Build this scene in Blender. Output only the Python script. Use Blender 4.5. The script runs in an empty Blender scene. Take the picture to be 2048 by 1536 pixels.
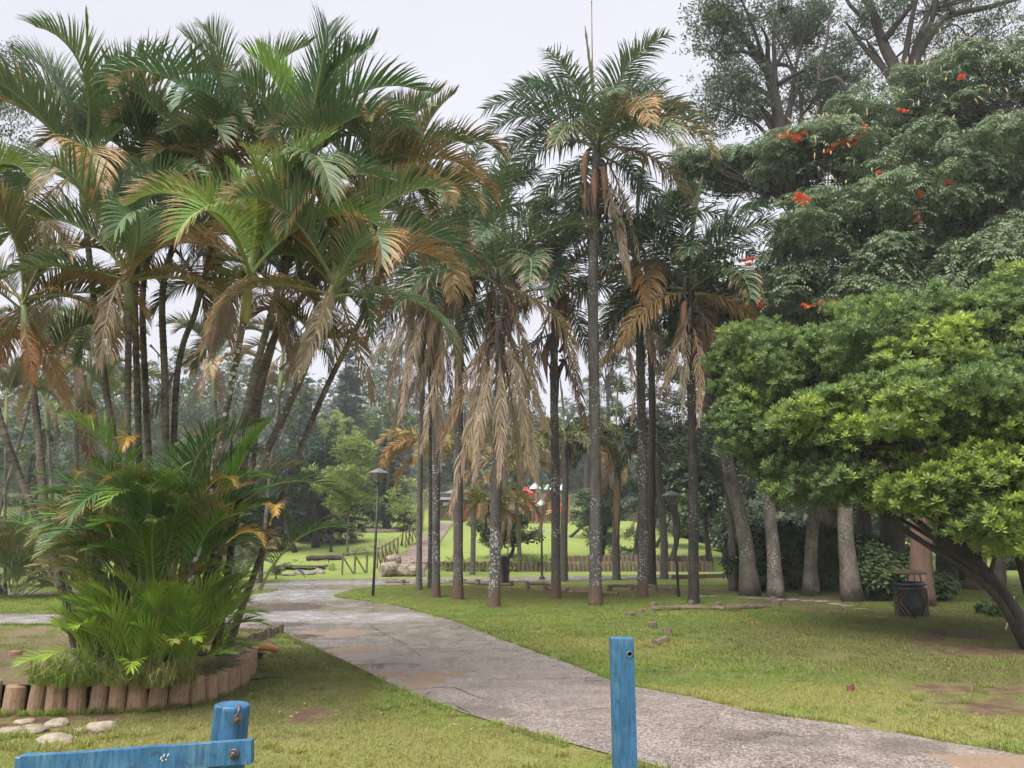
import bpy, math, random
import numpy as np
from mathutils import Vector, Matrix, noise as mnoise
R = random.Random(7)
NP = np.random.default_rng(11)
PI = math.pi
sc = bpy.context.scene
col = sc.collection

# ------------------------------------------------------------------ camera
FPX = 1538.0
PITCH = math.atan(307.0 / FPX)
CZ = 1.6
cam_d = bpy.data.cameras.new('camera')
cam_d.sensor_width = 36.0
cam_d.lens = FPX / 2048 * 36
cam_d.clip_start = 0.05
cam_d.clip_end = 3000
cam = bpy.data.objects.new('camera', cam_d)
cam.location = (0, 0, CZ)
cam.rotation_euler = (PI / 2 + PITCH, 0, 0)
col.objects.link(cam)
sc.camera = cam

# ------------------------------------------------------------------ world and light
SUN_EL, SUN_AZ = math.radians(62), math.radians(215)
w = bpy.data.worlds.new('World')
sc.world = w
w.use_nodes = True
wt = w.node_tree
wt.nodes.clear()
wo = wt.nodes.new('ShaderNodeOutputWorld')
bg = wt.nodes.new('ShaderNodeBackground')
sky = wt.nodes.new('ShaderNodeTexSky')
sky.sky_type = 'NISHITA'
sky.sun_disc = False
sky.sun_elevation = SUN_EL
sky.sun_rotation = SUN_AZ
sky.dust_density = 4
mixw = wt.nodes.new('ShaderNodeMix'); mixw.data_type = 'RGBA'
mixw.inputs[0].default_value = 0.98
tcw = wt.nodes.new('ShaderNodeTexCoord')
nzw = wt.nodes.new('ShaderNodeTexNoise'); nzw.inputs['Scale'].default_value = 1.6; nzw.inputs['Detail'].default_value = 4
rpw = wt.nodes.new('ShaderNodeValToRGB')
rpw.color_ramp.elements[0].position = 0.3; rpw.color_ramp.elements[0].color = (1.66, 1.66, 1.84, 1)
rpw.color_ramp.elements[1].position = 0.7; rpw.color_ramp.elements[1].color = (1.92, 1.92, 2.1, 1)
wt.links.new(tcw.outputs['Generated'], nzw.inputs['Vector'])
wt.links.new(nzw.outputs['Fac'], rpw.inputs['Fac'])
wt.links.new(sky.outputs['Color'], mixw.inputs[6])
wt.links.new(rpw.outputs['Color'], mixw.inputs[7])
wt.links.new(mixw.outputs[2], bg.inputs['Color'])
bg.inputs['Strength'].default_value = 0.1
wt.links.new(bg.outputs[0], wo.inputs['Surface'])
sun_d = bpy.data.lights.new('sun', 'SUN')
sun_d.energy = 1.5
sun_d.angle = math.radians(50)
sun_d.color = (1.0, 0.96, 0.9)
sun = bpy.data.objects.new('sun', sun_d)
# the sun stands behind and to the left of the camera, high up
sd = Vector((-0.35, -0.45, 1.15)).normalized()
sun.rotation_euler = sd.to_track_quat('Z', 'Y').to_euler()
sun.location = (0, 0, 60)
col.objects.link(sun)
sky.sun_elevation = math.asin(sd.z)
sky.sun_rotation = math.atan2(sd.x, sd.y)
vs = sc.view_settings
vs.view_transform = 'Standard'; vs.look = 'None'; vs.exposure = 2.25; vs.gamma = 1.0
vs.use_curve_mapping = False
cy = sc.cycles
cy.use_adaptive_sampling = True; cy.adaptive_threshold = 0.03
cy.max_bounces = 5; cy.diffuse_bounces = 3; cy.glossy_bounces = 2
cy.transmission_bounces = 2; cy.volume_bounces = 0; cy.transparent_max_bounces = 4
cy.sample_clamp_indirect = 4

# ------------------------------------------------------------------ geometry of the place
def sstep(a, b, x):
    t = min(1.0, max(0.0, (x - a) / (b - a)))
    return t * t * (3 - 2 * t)
def hgt(x, y):
    """height of the ground"""
    # the rising lawn behind the log wall, the slope to its left, the flatter side to its right
    hl = 0.08 * max(0, y - 34)
    hm = 0.0 if y < 38.0 else 0.42 + (y - 38) * 0.076
    hr = 0.045 * max(0, y - 44)
    a = sstep(-4.0, -3.4, x)
    b = sstep(11.0, 16.0, x)
    h = hl * (1 - a) + hm * a
    h = h * (1 - b) + hr * b
    if y > 74:
        h += (y - 74) * 0.05
    return h
SP, CP = math.sin(PITCH), math.cos(PITCH)
def ray(px, py):
    xc = (px - 1024) / FPX; yc = (768 - py) / FPX
    return (xc, CP - yc * SP, SP + yc * CP)
def at(px, py, Y):
    d = ray(px, py); t = Y / d[1]
    return Vector((d[0] * t, Y, CZ + d[2] * t))
def gnd(px, py, zoff=0.0):
    """where the line of sight through a pixel of the photograph meets the ground"""
    d = ray(px, py)
    if d[2] < 0:
        t = (CZ - zoff) / -d[2]
        if d[1] * t < 33.5: return Vector((d[0] * t, d[1] * t, zoff))
    t = 30.0
    while t < 260:
        if CZ + d[2] * t <= hgt(d[0] * t, d[1] * t) + zoff:
            break
        t += 0.05 if t > 20 else 0.01
    x, y = d[0] * t, d[1] * t
    return Vector((x, y, hgt(x, y) + zoff))

# ------------------------------------------------------------------ object helpers
def link(o, parent=None):
    col.objects.link(o)
    if parent is not None:
        o.parent = parent
    return o
def thing(name, label, cat, loc, group=None):
    o = bpy.data.objects.new(name, None)
    o.empty_display_size = 0.2
    o.location = loc
    o['label'] = label; o['category'] = cat
    if group: o['group'] = group
    return link(o)
def tag(o, label=None, cat=None, group=None, kind=None):
    if label: o['label'] = label
    if cat: o['category'] = cat
    if group: o['group'] = group
    if kind: o['kind'] = kind
    return o
def mesh_np(name, V, F, mats=(), smooth=False, colr=None, matidx=None):
    """V (n,3); F a list of faces or an (m,k) array"""
    me = bpy.data.meshes.new(name)
    V = np.asarray(V, dtype=np.float32)
    if isinstance(F, np.ndarray):
        m, k = F.shape
        me.vertices.add(len(V)); me.vertices.foreach_set('co', V.ravel())
        me.loops.add(m * k); me.loops.foreach_set('vertex_index', F.astype(np.int32).ravel())
        me.polygons.add(m)
        me.polygons.foreach_set('loop_start', np.arange(0, m * k, k, dtype=np.int32))
    else:
        me.from_pydata([tuple(v) for v in V.tolist()], [], F)
    for mt in mats: me.materials.append(mt)
    if colr is not None:
        a = me.color_attributes.new('tint', 'FLOAT_COLOR', 'POINT')
        c = np.ones((len(V), 4), dtype=np.float32); c[:, :colr.shape[1]] = colr
        a.data.foreach_set('color', c.ravel())
    if matidx is not None:
        me.polygons.foreach_set('material_index', np.asarray(matidx, dtype=np.int32))
    me.update(calc_edges=True)
    if smooth:
        me.polygons.foreach_set('use_smooth', np.ones(len(me.polygons), dtype=bool))
    return me
def origin(parent):
    p = Vector((0, 0, 0)); o = parent
    while o is not None:
        p += o.location; o = o.parent
    return p
class MB:
    """collects boxes, tubes, lathes in world coordinates and links them as one object"""
    def __init__(s): s.V = []; s.F = []; s.C = []
    def add(s, V, F, c=None):
        n = len(s.V)
        s.V += [tuple(v) for v in V]; s.F += [tuple(i + n for i in f) for f in F]
        s.C += list(c) if c is not None else [(0.5, 0.5, 0.5)] * len(V)
    def box(s, c, size, rz=0, M=None, bev=0.0):
        x, y, z = [q / 2 for q in size]
        b = min(bev, x * .5, y * .5, z * .5)
        if b > 0:
            vs_ = []
            for sx in (-1, 1):
                for sy in (-1, 1):
                    for sz in (-1, 1):
                        vs_.append((sx * x, sy * (y - b), sz * (z - b)))
                        vs_.append((sx * (x - b), sy * y, sz * (z - b)))
                        vs_.append((sx * (x - b), sy * (y - b), sz * z))
            def I(sx, sy, sz, k): return ((sx > 0) * 4 + (sy > 0) * 2 + (sz > 0)) * 3 + k
            F = []
            for sg in (-1, 1):
                F.append([I(sg, -1, -1, 0), I(sg, 1, -1, 0), I(sg, 1, 1, 0), I(sg, -1, 1, 0)][::sg])
                F.append([I(-1, sg, -1, 1), I(-1, sg, 1, 1), I(1, sg, 1, 1), I(1, sg, -1, 1)][::sg])
                F.append([I(-1, -1, sg, 2), I(1, -1, sg, 2), I(1, 1, sg, 2), I(-1, 1, sg, 2)][::sg])
            for a in (-1, 1):
                for c_ in (-1, 1):
                    F.append([I(a, c_, -1, 0), I(a, c_, 1, 0), I(a, c_, 1, 1), I(a, c_, -1, 1)])
                    F.append([I(a, -1, c_, 0), I(a, 1, c_, 0), I(a, 1, c_, 2), I(a, -1, c_, 2)])
                    F.append([I(-1, a, c_, 1), I(1, a, c_, 1), I(1, a, c_, 2), I(-1, a, c_, 2)])
                    for d_ in (-1, 1):
                        F.append([I(a, c_, d_, 0), I(a, c_, d_, 1), I(a, c_, d_, 2)])
            V = vs_
        else:
            V = [(sx * x, sy * y, sz * z) for sx in (-1, 1) for sy in (-1, 1) for sz in (-1, 1)]
            F = [(0, 1, 3, 2), (4, 6, 7, 5), (0, 4, 5, 1), (2, 3, 7, 6), (0, 2, 6, 4), (1, 5, 7, 3)]
        if M is None: M = Matrix.Rotation(rz, 3, 'Z')
        c = Vector(c)
        s.add([c + M @ Vector(v) for v in V], F)
    def tube(s, pts, rad, n=8, cap=True, wob=0.0, cols=None):
        pts = [Vector(p) for p in pts]
        V = []; F = []; C = []
        up = Vector((0, 0, 1))
        t0 = (pts[1] - pts[0]).normalized()
        a = t0.orthogonal().normalized() if abs(t0.z) > .9 else t0.cross(up).normalized()
        for i, p in enumerate(pts):
            t = (pts[min(i + 1, len(pts) - 1)] - pts[max(i - 1, 0)]).normalized()
            a = (a - t * a.dot(t)).normalized(); b = t.cross(a)
            r = rad[i] if hasattr(rad, '__len__') else rad
            for k in range(n):
                th = 2 * PI * k / n
                rr = r * (1 + (R.uniform(-wob, wob) if wob else 0))
                V.append(p + (a * math.cos(th) + b * math.sin(th)) * rr)
                C.append(cols[i] if cols is not None else (i / (len(pts) - 1), 0.5, 0.5))
        for i in range(len(pts) - 1):
            for k in range(n):
                k2 = (k + 1) % n
                F.append((i * n + k, i * n + k2, (i + 1) * n + k2, (i + 1) * n + k))
        if cap:
            F.append(tuple(range(n))[::-1]); m = (len(pts) - 1) * n
            F.append(tuple(range(m, m + n)))
        s.add(V, F, C)
    def lathe(s, c, prof, n=16, M=None, scale=(1, 1)):
        c = Vector(c); V = []; F = []
        for r, z in prof:
            for k in range(n):
                th = 2 * PI * k / n
                v = Vector((r * math.cos(th) * scale[0], r * math.sin(th) * scale[1], z))
                V.append(c + (M @ v if M is not None else v))
        for i in range(len(prof) - 1):
            for k in range(n):
                k2 = (k + 1) % n
                F.append((i * n + k, i * n + k2, (i + 1) * n + k2, (i + 1) * n + k))
        F.append(tuple(range(n))[::-1]); m = (len(prof) - 1) * n
        F.append(tuple(range(m, m + n)))
        s.add(V, F)
    def build(s, name, mat, parent=None, smooth=False, kind=None):
        o0 = origin(parent)
        V = np.array([tuple(v) for v in s.V], dtype=np.float32) - np.array(o0[:])
        me = mesh_np(name, V, s.F, [mat] if mat else [], smooth, np.array(s.C, dtype=np.float32))
        o = bpy.data.objects.new(name, me)
        link(o, parent)
        if kind: o['kind'] = kind
        return o
def bez(p, n):
    """smooth curve through points"""
    p = [Vector(q) for q in p]
    q = [p[0] * 2 - p[1]] + p + [p[-1] * 2 - p[-2]]
    out = []
    seg = len(p) - 1
    for i in range(n + 1):
        u = i / n * seg; k = min(int(u), seg - 1); t = u - k
        a, b, c, d = q[k], q[k + 1], q[k + 2], q[k + 3]
        out.append(0.5 * ((2 * b) + (c - a) * t + (2 * a - 5 * b + 4 * c - d) * t * t + (3 * b - a - 3 * c + d) * t ** 3))
    return out

# ------------------------------------------------------------------ material helpers
class NT:
    def __init__(s, name):
        s.m = bpy.data.materials.new(name); s.m.use_nodes = True
        s.t = s.m.node_tree; s.t.nodes.clear()
        s.out = s.t.nodes.new('ShaderNodeOutputMaterial')
    def n(s, typ, **kw):
        nd = s.t.nodes.new('ShaderNode' + typ)
        for k, v in kw.items(): setattr(nd, k, v)
        return nd
    def set(s, sock, v):
        if isinstance(v, bpy.types.NodeSocket): s.t.links.new(v, sock)
        elif v is not None:
            if isinstance(v, (tuple, list)) and len(v) == 3 and sock.type == 'RGBA': v = (*v, 1)
            sock.default_value = v
    def pos(s): return s.n('NewGeometry').outputs['Position']
    def objc(s): return s.n('TexCoord').outputs['Object']
    def noise(s, vec, scale, detail=4, rough=0.55, dist=0.0):
        nd = s.n('TexNoise'); s.set(nd.inputs['Vector'], vec); nd.inputs['Scale'].default_value = scale
        nd.inputs['Detail'].default_value = detail; nd.inputs['Roughness'].default_value = rough
        nd.inputs['Distortion'].default_value = dist
        return nd.outputs['Fac']
    def vor(s, vec, scale, feat='F1'):
        nd = s.n('TexVoronoi', feature=feat); s.set(nd.inputs['Vector'], vec); nd.inputs['Scale'].default_value = scale
        return nd
    def mapr(s, v, a, b, c=0.0, d=1.0, smooth=False):
        nd = s.n('MapRange'); s.set(nd.inputs[0], v)
        if smooth: nd.interpolation_type = 'SMOOTHSTEP'
        for i, q in enumerate((a, b, c, d)): nd.inputs[i + 1].default_value = q
        return nd.outputs[0]
    def mul(s, vec, sc3):
        nd = s.n('VectorMath', operation='MULTIPLY'); s.set(nd.inputs[0], vec); nd.inputs[1].default_value = sc3
        return nd.outputs[0]
    def math(s, op, a, b=None):
        nd = s.n('Math', operation=op); s.set(nd.inputs[0], a)
        if b is not None: s.set(nd.inputs[1], b)
        return nd.outputs[0]
    def mix(s, f, a, b, mode='MIX'):
        nd = s.n('Mix', data_type='RGBA', blend_type=mode); s.set(nd.inputs[0], f); s.set(nd.inputs[6], a); s.set(nd.inputs[7], b)
        return nd.outputs[2]
    def attr(s, name='tint'):
        nd = s.n('Attribute'); nd.attribute_name = name
        sep = s.n('SeparateColor'); s.t.links.new(nd.outputs['Color'], sep.inputs[0])
        return sep.outputs
    def bump(s, h, strength=0.3, dist=0.02):
        nd = s.n('Bump'); s.set(nd.inputs['Height'], h); nd.inputs['Strength'].default_value = strength
        nd.inputs['Distance'].default_value = dist
        return nd.outputs[0]
    def bsdf(s, color, rough=0.7, spec=0.5, normal=None, metal=0.0, trans=0.0, tcol=None, emis=None):
        b = s.n('BsdfPrincipled')
        s.set(b.inputs['Base Color'], color); s.set(b.inputs['Roughness'], rough)
        s.set(b.inputs['Specular IOR Level'], spec); s.set(b.inputs['Metallic'], metal)
        if normal is not None: s.set(b.inputs['Normal'], normal)
        res = b.outputs[0]
        if trans > 0:
            tb = s.n('BsdfTranslucent'); s.set(tb.inputs['Color'], tcol if tcol is not None else color)
            mx = s.n('MixShader'); mx.inputs[0].default_value = trans
            s.t.links.new(res, mx.inputs[1]); s.t.links.new(tb.outputs[0], mx.inputs[2]); res = mx.outputs[0]
        s.t.links.new(res, s.out.inputs['Surface'])
        return s.m
    def blobs(s, vec, items, warp=0.4, wscale=1.2, soft=0.35):
        """mask 0..1 of noise-warped ellipses on the ground: items (cx, cy, rx, ry[, angle])"""
        nz = s.n('TexNoise'); s.set(nz.inputs['Vector'], vec); nz.inputs['Scale'].default_value = wscale; nz.inputs['Detail'].default_value = 5
        sub = s.n('VectorMath', operation='SUBTRACT'); s.t.links.new(nz.outputs['Color'], sub.inputs[0]); sub.inputs[1].default_value = (.5, .5, .5)
        scl = s.n('VectorMath', operation='SCALE'); s.t.links.new(sub.outputs[0], scl.inputs[0]); scl.inputs['Scale'].default_value = warp * 2
        add = s.n('VectorMath', operation='ADD'); s.set(add.inputs[0], vec); s.t.links.new(scl.outputs[0], add.inputs[1])
        cur = None
        for it in items:
            mp = s.n('Mapping', vector_type='TEXTURE')
            s.t.links.new(add.outputs[0], mp.inputs['Vector'])
            mp.inputs['Location'].default_value = (it[0], it[1], 0)
            mp.inputs['Rotation'].default_value = (0, 0, it[4] if len(it) > 4 else 0)
            mp.inputs['Scale'].default_value = (it[2], it[3], 1e3)
            ln = s.n('VectorMath', operation='LENGTH'); s.t.links.new(mp.outputs[0], ln.inputs[0])
            v = s.mapr(ln.outputs['Value'], 1.0 + soft / 2, 1.0 - soft / 2, 0, 1, True)
            cur = v if cur is None else s.math('MAXIMUM', cur, v)
        return cur

# regions of worn or sandy ground, in metres
def blob(px, py, wpx, rel=0.6, ang=0):
    p = gnd(px, py); rx = wpx / FPX * p.y
    return (p.x, p.y, rx, rx * rel * 1.6, ang)
DIRT = [blob(1990, 1415, 130, .45), blob(1960, 1380, 150, .35), blob(600, 1440, 50, .8), blob(640, 1425, 40, .6),
        blob(1850, 1280, 60, .6), blob(1640, 1222, 60, .5), blob(80, 1440, 170, .6), blob(1920, 1270, 90, .7),
        blob(1340, 1186, 90, .5), blob(1580, 1206, 110, .5), blob(1180, 1178, 150, .4), blob(1400, 1180, 170, .45),
        blob(1700, 1195, 160, .5), blob(1090, 1172, 130, .4), blob(930, 1196, 40, .5), blob(1950, 1300, 130, .5)]
OLIVE = [blob(640, 1375, 90, .9), blob(560, 1330, 120, .9), blob(1700, 1290, 260, .9), blob(1900, 1240, 240, .8), blob(1950, 1350, 150, .7),
         blob(600, 1440, 160, .6), blob(1080, 1185, 260, .5), blob(500, 1420, 200, 1.0)]
STRAW = [blob(1240, 1290, 150, .4), blob(1430, 1400, 170, .5), blob(1700, 1395, 180, .4), blob(750, 1500, 260, .5), blob(300, 1500, 250, .5),
         blob(1850, 1455, 260, .3), blob(1000, 1510, 200, .4)]
def lawn_nodes(s, vec):
    n1 = s.noise(vec, 0.5, 5, .6); n2 = s.noise(vec, 5.0, 5, .65); n3 = s.noise(vec, 38, 3, .7)
    g = s.mix(s.mapr(n1, .40, .60), (0.125, 0.25, 0.03), (0.235, 0.32, 0.048))
    g = s.mix(s.mapr(n2, .46, .62, 0, .85), g, (0.29, 0.265, 0.105))
    n4 = s.noise(vec, 2.3, 6, .7)
    g = s.mix(s.mapr(n4, .52, .64, 0, .75), g, (0.14, 0.105, 0.05))
    g = s.mix(s.mapr(n4, .45, .36, 0, .6), g, (0.085, 0.155, 0.03))
    ol = s.blobs(vec, OLIVE, .5, .8, .9)
    g = s.mix(s.math('MULTIPLY', ol, .7), g, (0.135, 0.125, 0.052))
    st = s.blobs(vec, STRAW, .5, 1.2, .9)
    g = s.mix(s.math('MULTIPLY', st, .8), g, (0.33, 0.315, 0.10))
    g = s.mix(s.mapr(n3, .3, .7, .55, 0), g, (0.06, 0.075, 0.022))
    return g, n2, n3
def mat_ground():
    s = NT('lawn'); vec = s.pos()
    g, n2, n3 = lawn_nodes(s, vec)
    dirtc = s.mix(s.mapr(n2, .4, .6), (0.15, 0.085, 0.055), (0.075, 0.05, 0.035))
    d = s.math('MULTIPLY', s.blobs(vec, DIRT, .8, 3.2, 1.0), s.mapr(n2, .36, .5, .25, 1))
    brown = s.math('MULTIPLY', s.mapr(s.noise(vec, 1.7, 6, .7), .56, .66, 0, .7), 1.0)
    d2 = s.math('MAXIMUM', d, s.math('MULTIPLY', brown, .6))
    soil = s.mix(.45, g, (0.09, 0.075, 0.035))
    c = s.mix(d2, soil, dirtc)
    # far slopes show the turf itself
    sep = s.n('SeparateXYZ'); s.t.links.new(vec, sep.inputs[0])
    c = s.mix(s.mapr(sep.outputs['Y'], 20, 34), c, s.mix(.35, g, (0.26, 0.32, 0.085)))
    far = s.mapr(sep.outputs['Y'], 78, 92)
    c = s.mix(far, c, (0.06, 0.08, 0.03))
    return s.bsdf(c, .9, .2, s.bump(s.math('ADD', n2, s.math('MULTIPLY', n3, .6)), .6, .03))
def mat_blades():
    s = NT('grass_blades'); vec = s.pos()
    g, n2, n3 = lawn_nodes(s, vec)
    a = s.attr()
    g = s.mix(s.math('MULTIPLY', a[2], .45), g, s.mix(.5, g, (0.32, 0.30, 0.12)))
    hs = s.n('HueSaturation'); hs.inputs['Value'].default_value = 1.35; s.set(hs.inputs['Color'], g)
    return s.bsdf(hs.outputs[0], .6, .25, trans=.3)
def mat_simple(name, c1, c2, scale=6, rough=.7, spec=.4, bump=.3, dist=.01, stretch=(1, 1, 1), metal=0.0, coord='obj', detail=5, lo=.35, hi=.65):
    s = NT(name); vec = s.objc() if coord == 'obj' else s.pos()
    v = s.mul(vec, stretch)
    n1 = s.noise(v, scale, detail, .65)
    c = s.mix(s.mapr(n1, lo, hi), c1, c2)
    n2 = s.noise(v, scale * 6, 3, .6)
    c = s.mix(s.mapr(n2, .3, .75, .25, 0), c, tuple(q * .45 for q in c1))
    return s.bsdf(c, rough, spec, s.bump(n2, bump, dist), metal)
def mat_asphalt():
    s = NT('wet_asphalt'); vec = s.pos()
    fine = s.noise(vec, 52, 2, .8); mid = s.noise(vec, 2.2, 5, .6); big = s.noise(vec, .35, 3)
    c = s.mix(s.mapr(mid, .40, .60), (0.215, 0.175, 0.155), (0.265, 0.22, 0.20))
    c = s.mix(s.mapr(fine, .39, .54, .8, 0), c, (0.055, 0.048, 0.048))
    c = s.mix(s.mapr(fine, .55, .64, 0, .6), c, (0.52, 0.46, 0.43))
    c = s.mix(s.mapr(big, .45, .7, 0, .35), c, (0.27, 0.22, 0.19))
    sand = s.blobs(vec, SAND, .42, 2.2, .22)
    sc_ = s.mix(fine, (0.17, 0.11, 0.07), (0.27, 0.185, 0.115))
    c = s.mix(s.math('MULTIPLY', sand, .85), c, sc_)
    pud = s.blobs(vec, PUDDLE, .45, 2.4, .25)
    c = s.mix(s.math('MULTIPLY', s.blobs(vec, PAINTED_SHEEN, .8, 1.0, .8), .75), c, s.mix(fine, (0.30, 0.285, 0.30), (0.46, 0.44, 0.46)))  # sky sheen on the far path, painted in as a paler colour
    damp = s.blobs(vec, DAMP, .45, 2.2, .5)
    c = s.mix(s.math('MULTIPLY', damp, .5), c, (0.10, 0.085, 0.07))
    r = s.mapr(mid, .4, .62, .2, .42)
    sep = s.n('SeparateXYZ'); s.t.links.new(vec, sep.inputs[0])
    wet = s.mapr(sep.outputs['Y'], 7, 15, 0.14, -0.12)
    r = s.math('ADD', r, wet)
    r = s.math('ADD', r, s.math('MULTIPLY', sand, .3))
    r = s.math('SUBTRACT', r, s.math('MULTIPLY', pud, .4))
    r = s.math('MAXIMUM', r, .04)
    bm = s.math('MULTIPLY', fine, s.mapr(pud, 0, 1, 1, 0))
    return s.bsdf(c, r, .5, s.bump(bm, .35, .01))
def mat_frond():
    """leaf colour and amount of browning come from each frond's own object colour"""
    s = NT('palm_leaflet'); a = s.attr()
    oi = s.n('ObjectInfo')
    base = s.mix(s.mapr(a[2], 0, 1, 0, .45), oi.outputs['Color'], s.mix(1.0, oi.outputs['Color'], (1.35, 1.45, 0.9), 'MULTIPLY'))
    dead = s.math('LESS_THAN', oi.outputs['Alpha'], .97)
    # browning starts at the leaflet tips and at the end of the frond
    k = s.math('ADD', s.math('MULTIPLY', a[0], .75), s.math('MULTIPLY', a[1], .35))
    k = s.math('ADD', k, s.math('MULTIPLY', s.math('SUBTRACT', a[2], .5), .5))
    k = s.math('ADD', k, s.mapr(oi.outputs['Alpha'], 0, 1, -1.3, .12))
    m = s.math('MULTIPLY', s.mapr(k, -.12, .12), dead)
    brown = s.mix(s.mapr(oi.outputs['Random'], 0, 1), (0.46, 0.23, 0.06), (0.34, 0.26, 0.15))
    c = s.mix(m, base, s.mix(a[2], brown, (0.32, 0.22, 0.11)))
    return s.bsdf(c, .42, .32, trans=.22)
def mat_rachis():
    s = NT('palm_rachis'); oi = s.n('ObjectInfo')
    c = s.mix(.55, oi.outputs['Color'], (0.26, 0.27, 0.10))
    c = s.mix(s.mapr(oi.outputs['Alpha'], .7, 1), c, (0.24, 0.17, 0.10))
    return s.bsdf(c, .5, .4)
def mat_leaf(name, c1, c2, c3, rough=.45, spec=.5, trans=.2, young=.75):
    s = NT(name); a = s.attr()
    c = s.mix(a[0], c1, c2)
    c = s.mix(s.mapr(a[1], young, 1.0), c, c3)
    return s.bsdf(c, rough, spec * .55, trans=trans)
def mat_bark(name, c1, c2, spots=0.0, scale=7, stretch=(1, 1, .35), basec=None, spotc=(.46, .47, .43)):
    s = NT(name); vec = s.pos()
    v = s.mul(vec, stretch)
    n1 = s.noise(v, scale, 6, .7); n2 = s.noise(v, scale * 5, 4, .7)
    c = s.mix(s.mapr(n1, .35, .65), c1, c2)
    c = s.mix(s.mapr(n2, .3, .7, .5, 0), c, tuple(q * .3 for q in c1))
    if spots > 0:
        w_ = s.noise(vec, 1.1, 2)
        vo = s.vor(vec, 15.0); th = s.mapr(w_, .42, .62, .0, .40 * spots)
        wob = s.math('ADD', vo.outputs['Distance'], s.math('MULTIPLY', s.math('SUBTRACT', n2, .5), .25))
        sp = s.math('LESS_THAN', wob, th)
        c = s.mix(s.math('MULTIPLY', sp, .8), c, spotc)
        vo2 = s.vor(vec, 24.0)
        sp2 = s.math('LESS_THAN', s.math('ADD', vo2.outputs['Distance'], s.math('MULTIPLY', s.math('SUBTRACT', n2, .5), .3)), s.mapr(s.noise(vec, 2.3, 3), .42, .65, .0, .36 * spots))
        c = s.mix(s.math('MULTIPLY', sp2, .6), c, spotc)
    if basec is not None:
        sep = s.n('SeparateXYZ'); s.t.links.new(vec, sep.inputs[0])
        hh = s.math('ADD', sep.outputs['Z'], s.math('MULTIPLY', n1, .5))
        c = s.mix(s.mapr(hh, .45, .85, .85, 0), c, basec)
    return s.bsdf(c, .85, .25, s.bump(s.math('ADD', n1, n2), .7, .02))
def mat_ring():
    """ringed stem: the tint attribute carries the ring pattern"""
    s = NT('ringed_stem'); a = s.attr(); vec = s.pos()
    n = s.noise(vec, 14, 5, .7); n2 = s.noise(vec, 3, 3)
    c = s.mix(s.mapr(n, .35, .65), (0.12, 0.10, 0.08), (0.24, 0.215, 0.165))
    c = s.mix(s.mapr(n2, .42, .55, 0, .75), c, (0.065, 0.052, 0.045))
    c = s.mix(s.math('MULTIPLY', s.mapr(a[0], .45, .95), s.mapr(n2, .35, .6, .35, .85)), c, (0.045, 0.035, 0.03))
    vo = s.vor(vec, 16.0)
    th = s.math('MULTIPLY', a[1], .45)
    sp = s.math('LESS_THAN', s.math('ADD', vo.outputs['Distance'], s.math('MULTIPLY', s.math('SUBTRACT', n, .5), .8)), th)
    c = s.mix(s.math('MULTIPLY', sp, .85), c, (0.5, 0.52, 0.44))
    return s.bsdf(c, .8, .3, s.bump(n, .5, .01))
def mat_wood(name, c1, c2, dark, scale=9, bump=.6):
    s = NT(name); vec = s.objc()
    oi = s.n('ObjectInfo')
    off = s.n('VectorMath', operation='ADD'); s.t.links.new(vec, off.inputs[0])
    rv = s.n('CombineXYZ'); s.t.links.new(s.math('MULTIPLY', oi.outputs['Random'], 37.0), rv.inputs[0]); s.t.links.new(rv.outputs[0], off.inputs[1])
    v = s.mul(off.outputs[0], (1, 1, .09))
    n1 = s.noise(v, scale, 6, .7, 1.2); n2 = s.noise(v, scale * 7, 4, .7)
    c = s.mix(s.mapr(n1, .35, .65), c1, c2)
    c = s.mix(s.mapr(n2, .35, .6, .65, 0), c, dark)
    st = s.noise(off.outputs[0], 5, 4, .6)
    c = s.mix(s.mapr(st, .52, .68, 0, .6), c, dark)
    c = s.mix(s.mapr(oi.outputs['Random'], 0, 1, 0, .3), c, (0.2, .17, .13))
    return s.bsdf(c, .8, .3, s.bump(s.math('ADD', n1, n2), bump, .015))
def mat_bluepaint():
    s = NT('blue_painted_wood'); vec = s.objc()
    v = s.mul(vec, (1, 1, .12))
    n1 = s.noise(v, 14, 6, .7); n2 = s.noise(v, 90, 4, .7); n3 = s.noise(vec, 7, 5, .6); n4 = s.noise(vec, 30, 4, .7)
    c = s.mix(s.mapr(n1, .35, .65), (0.025, 0.105, 0.22), (0.05, 0.18, 0.33))
    c = s.mix(s.mapr(n3, .50, .7, 0, .6), c, (0.13, 0.25, 0.33))
    c = s.mix(s.mapr(n2, .3, .55, .8, 0), c, (0.014, 0.04, 0.08))
    c = s.mix(s.mapr(n4, .60, .66, 0, .6), c, (0.03, 0.035, 0.045))
    return s.bsdf(c, .5, .5, s.bump(s.math('ADD', n2, n1), .6, .004))
SAND = [blob(665, 1268, 62, .55), blob(700, 1302, 62, .5), blob(770, 1352, 55, .35), blob(845, 1368, 45, .9), blob(880, 1352, 45, .55), blob(2010, 1528, 120, .25)]
PUDDLE = [blob(600, 1275, 35, .6), blob(640, 1298, 32, .4), blob(720, 1335, 50, .4), blob(1050, 1450, 38, .45), blob(560, 1250, 60, .5), blob(1530, 1470, 60, .2), blob(800, 1332, 45, .3), blob(560, 1215, 90, .6)]
PAINTED_SHEEN = [blob(620, 1190, 170, .5), blob(560, 1235, 140, .5), blob(760, 1235, 110, .5), blob(640, 1166, 160, .3), blob(1200, 1157, 420, .12), blob(60, 1240, 200, .2)]
DAMP = [blob(1510, 1470, 90, .35), blob(1830, 1500, 80, .5), blob(930, 1425, 80, .6), blob(1230, 1365, 70, .4), blob(1590, 1480, 100, .3)]
M = {}
M['ground'] = mat_ground(); M['blades'] = mat_blades(); M['asphalt'] = mat_asphalt()
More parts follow.
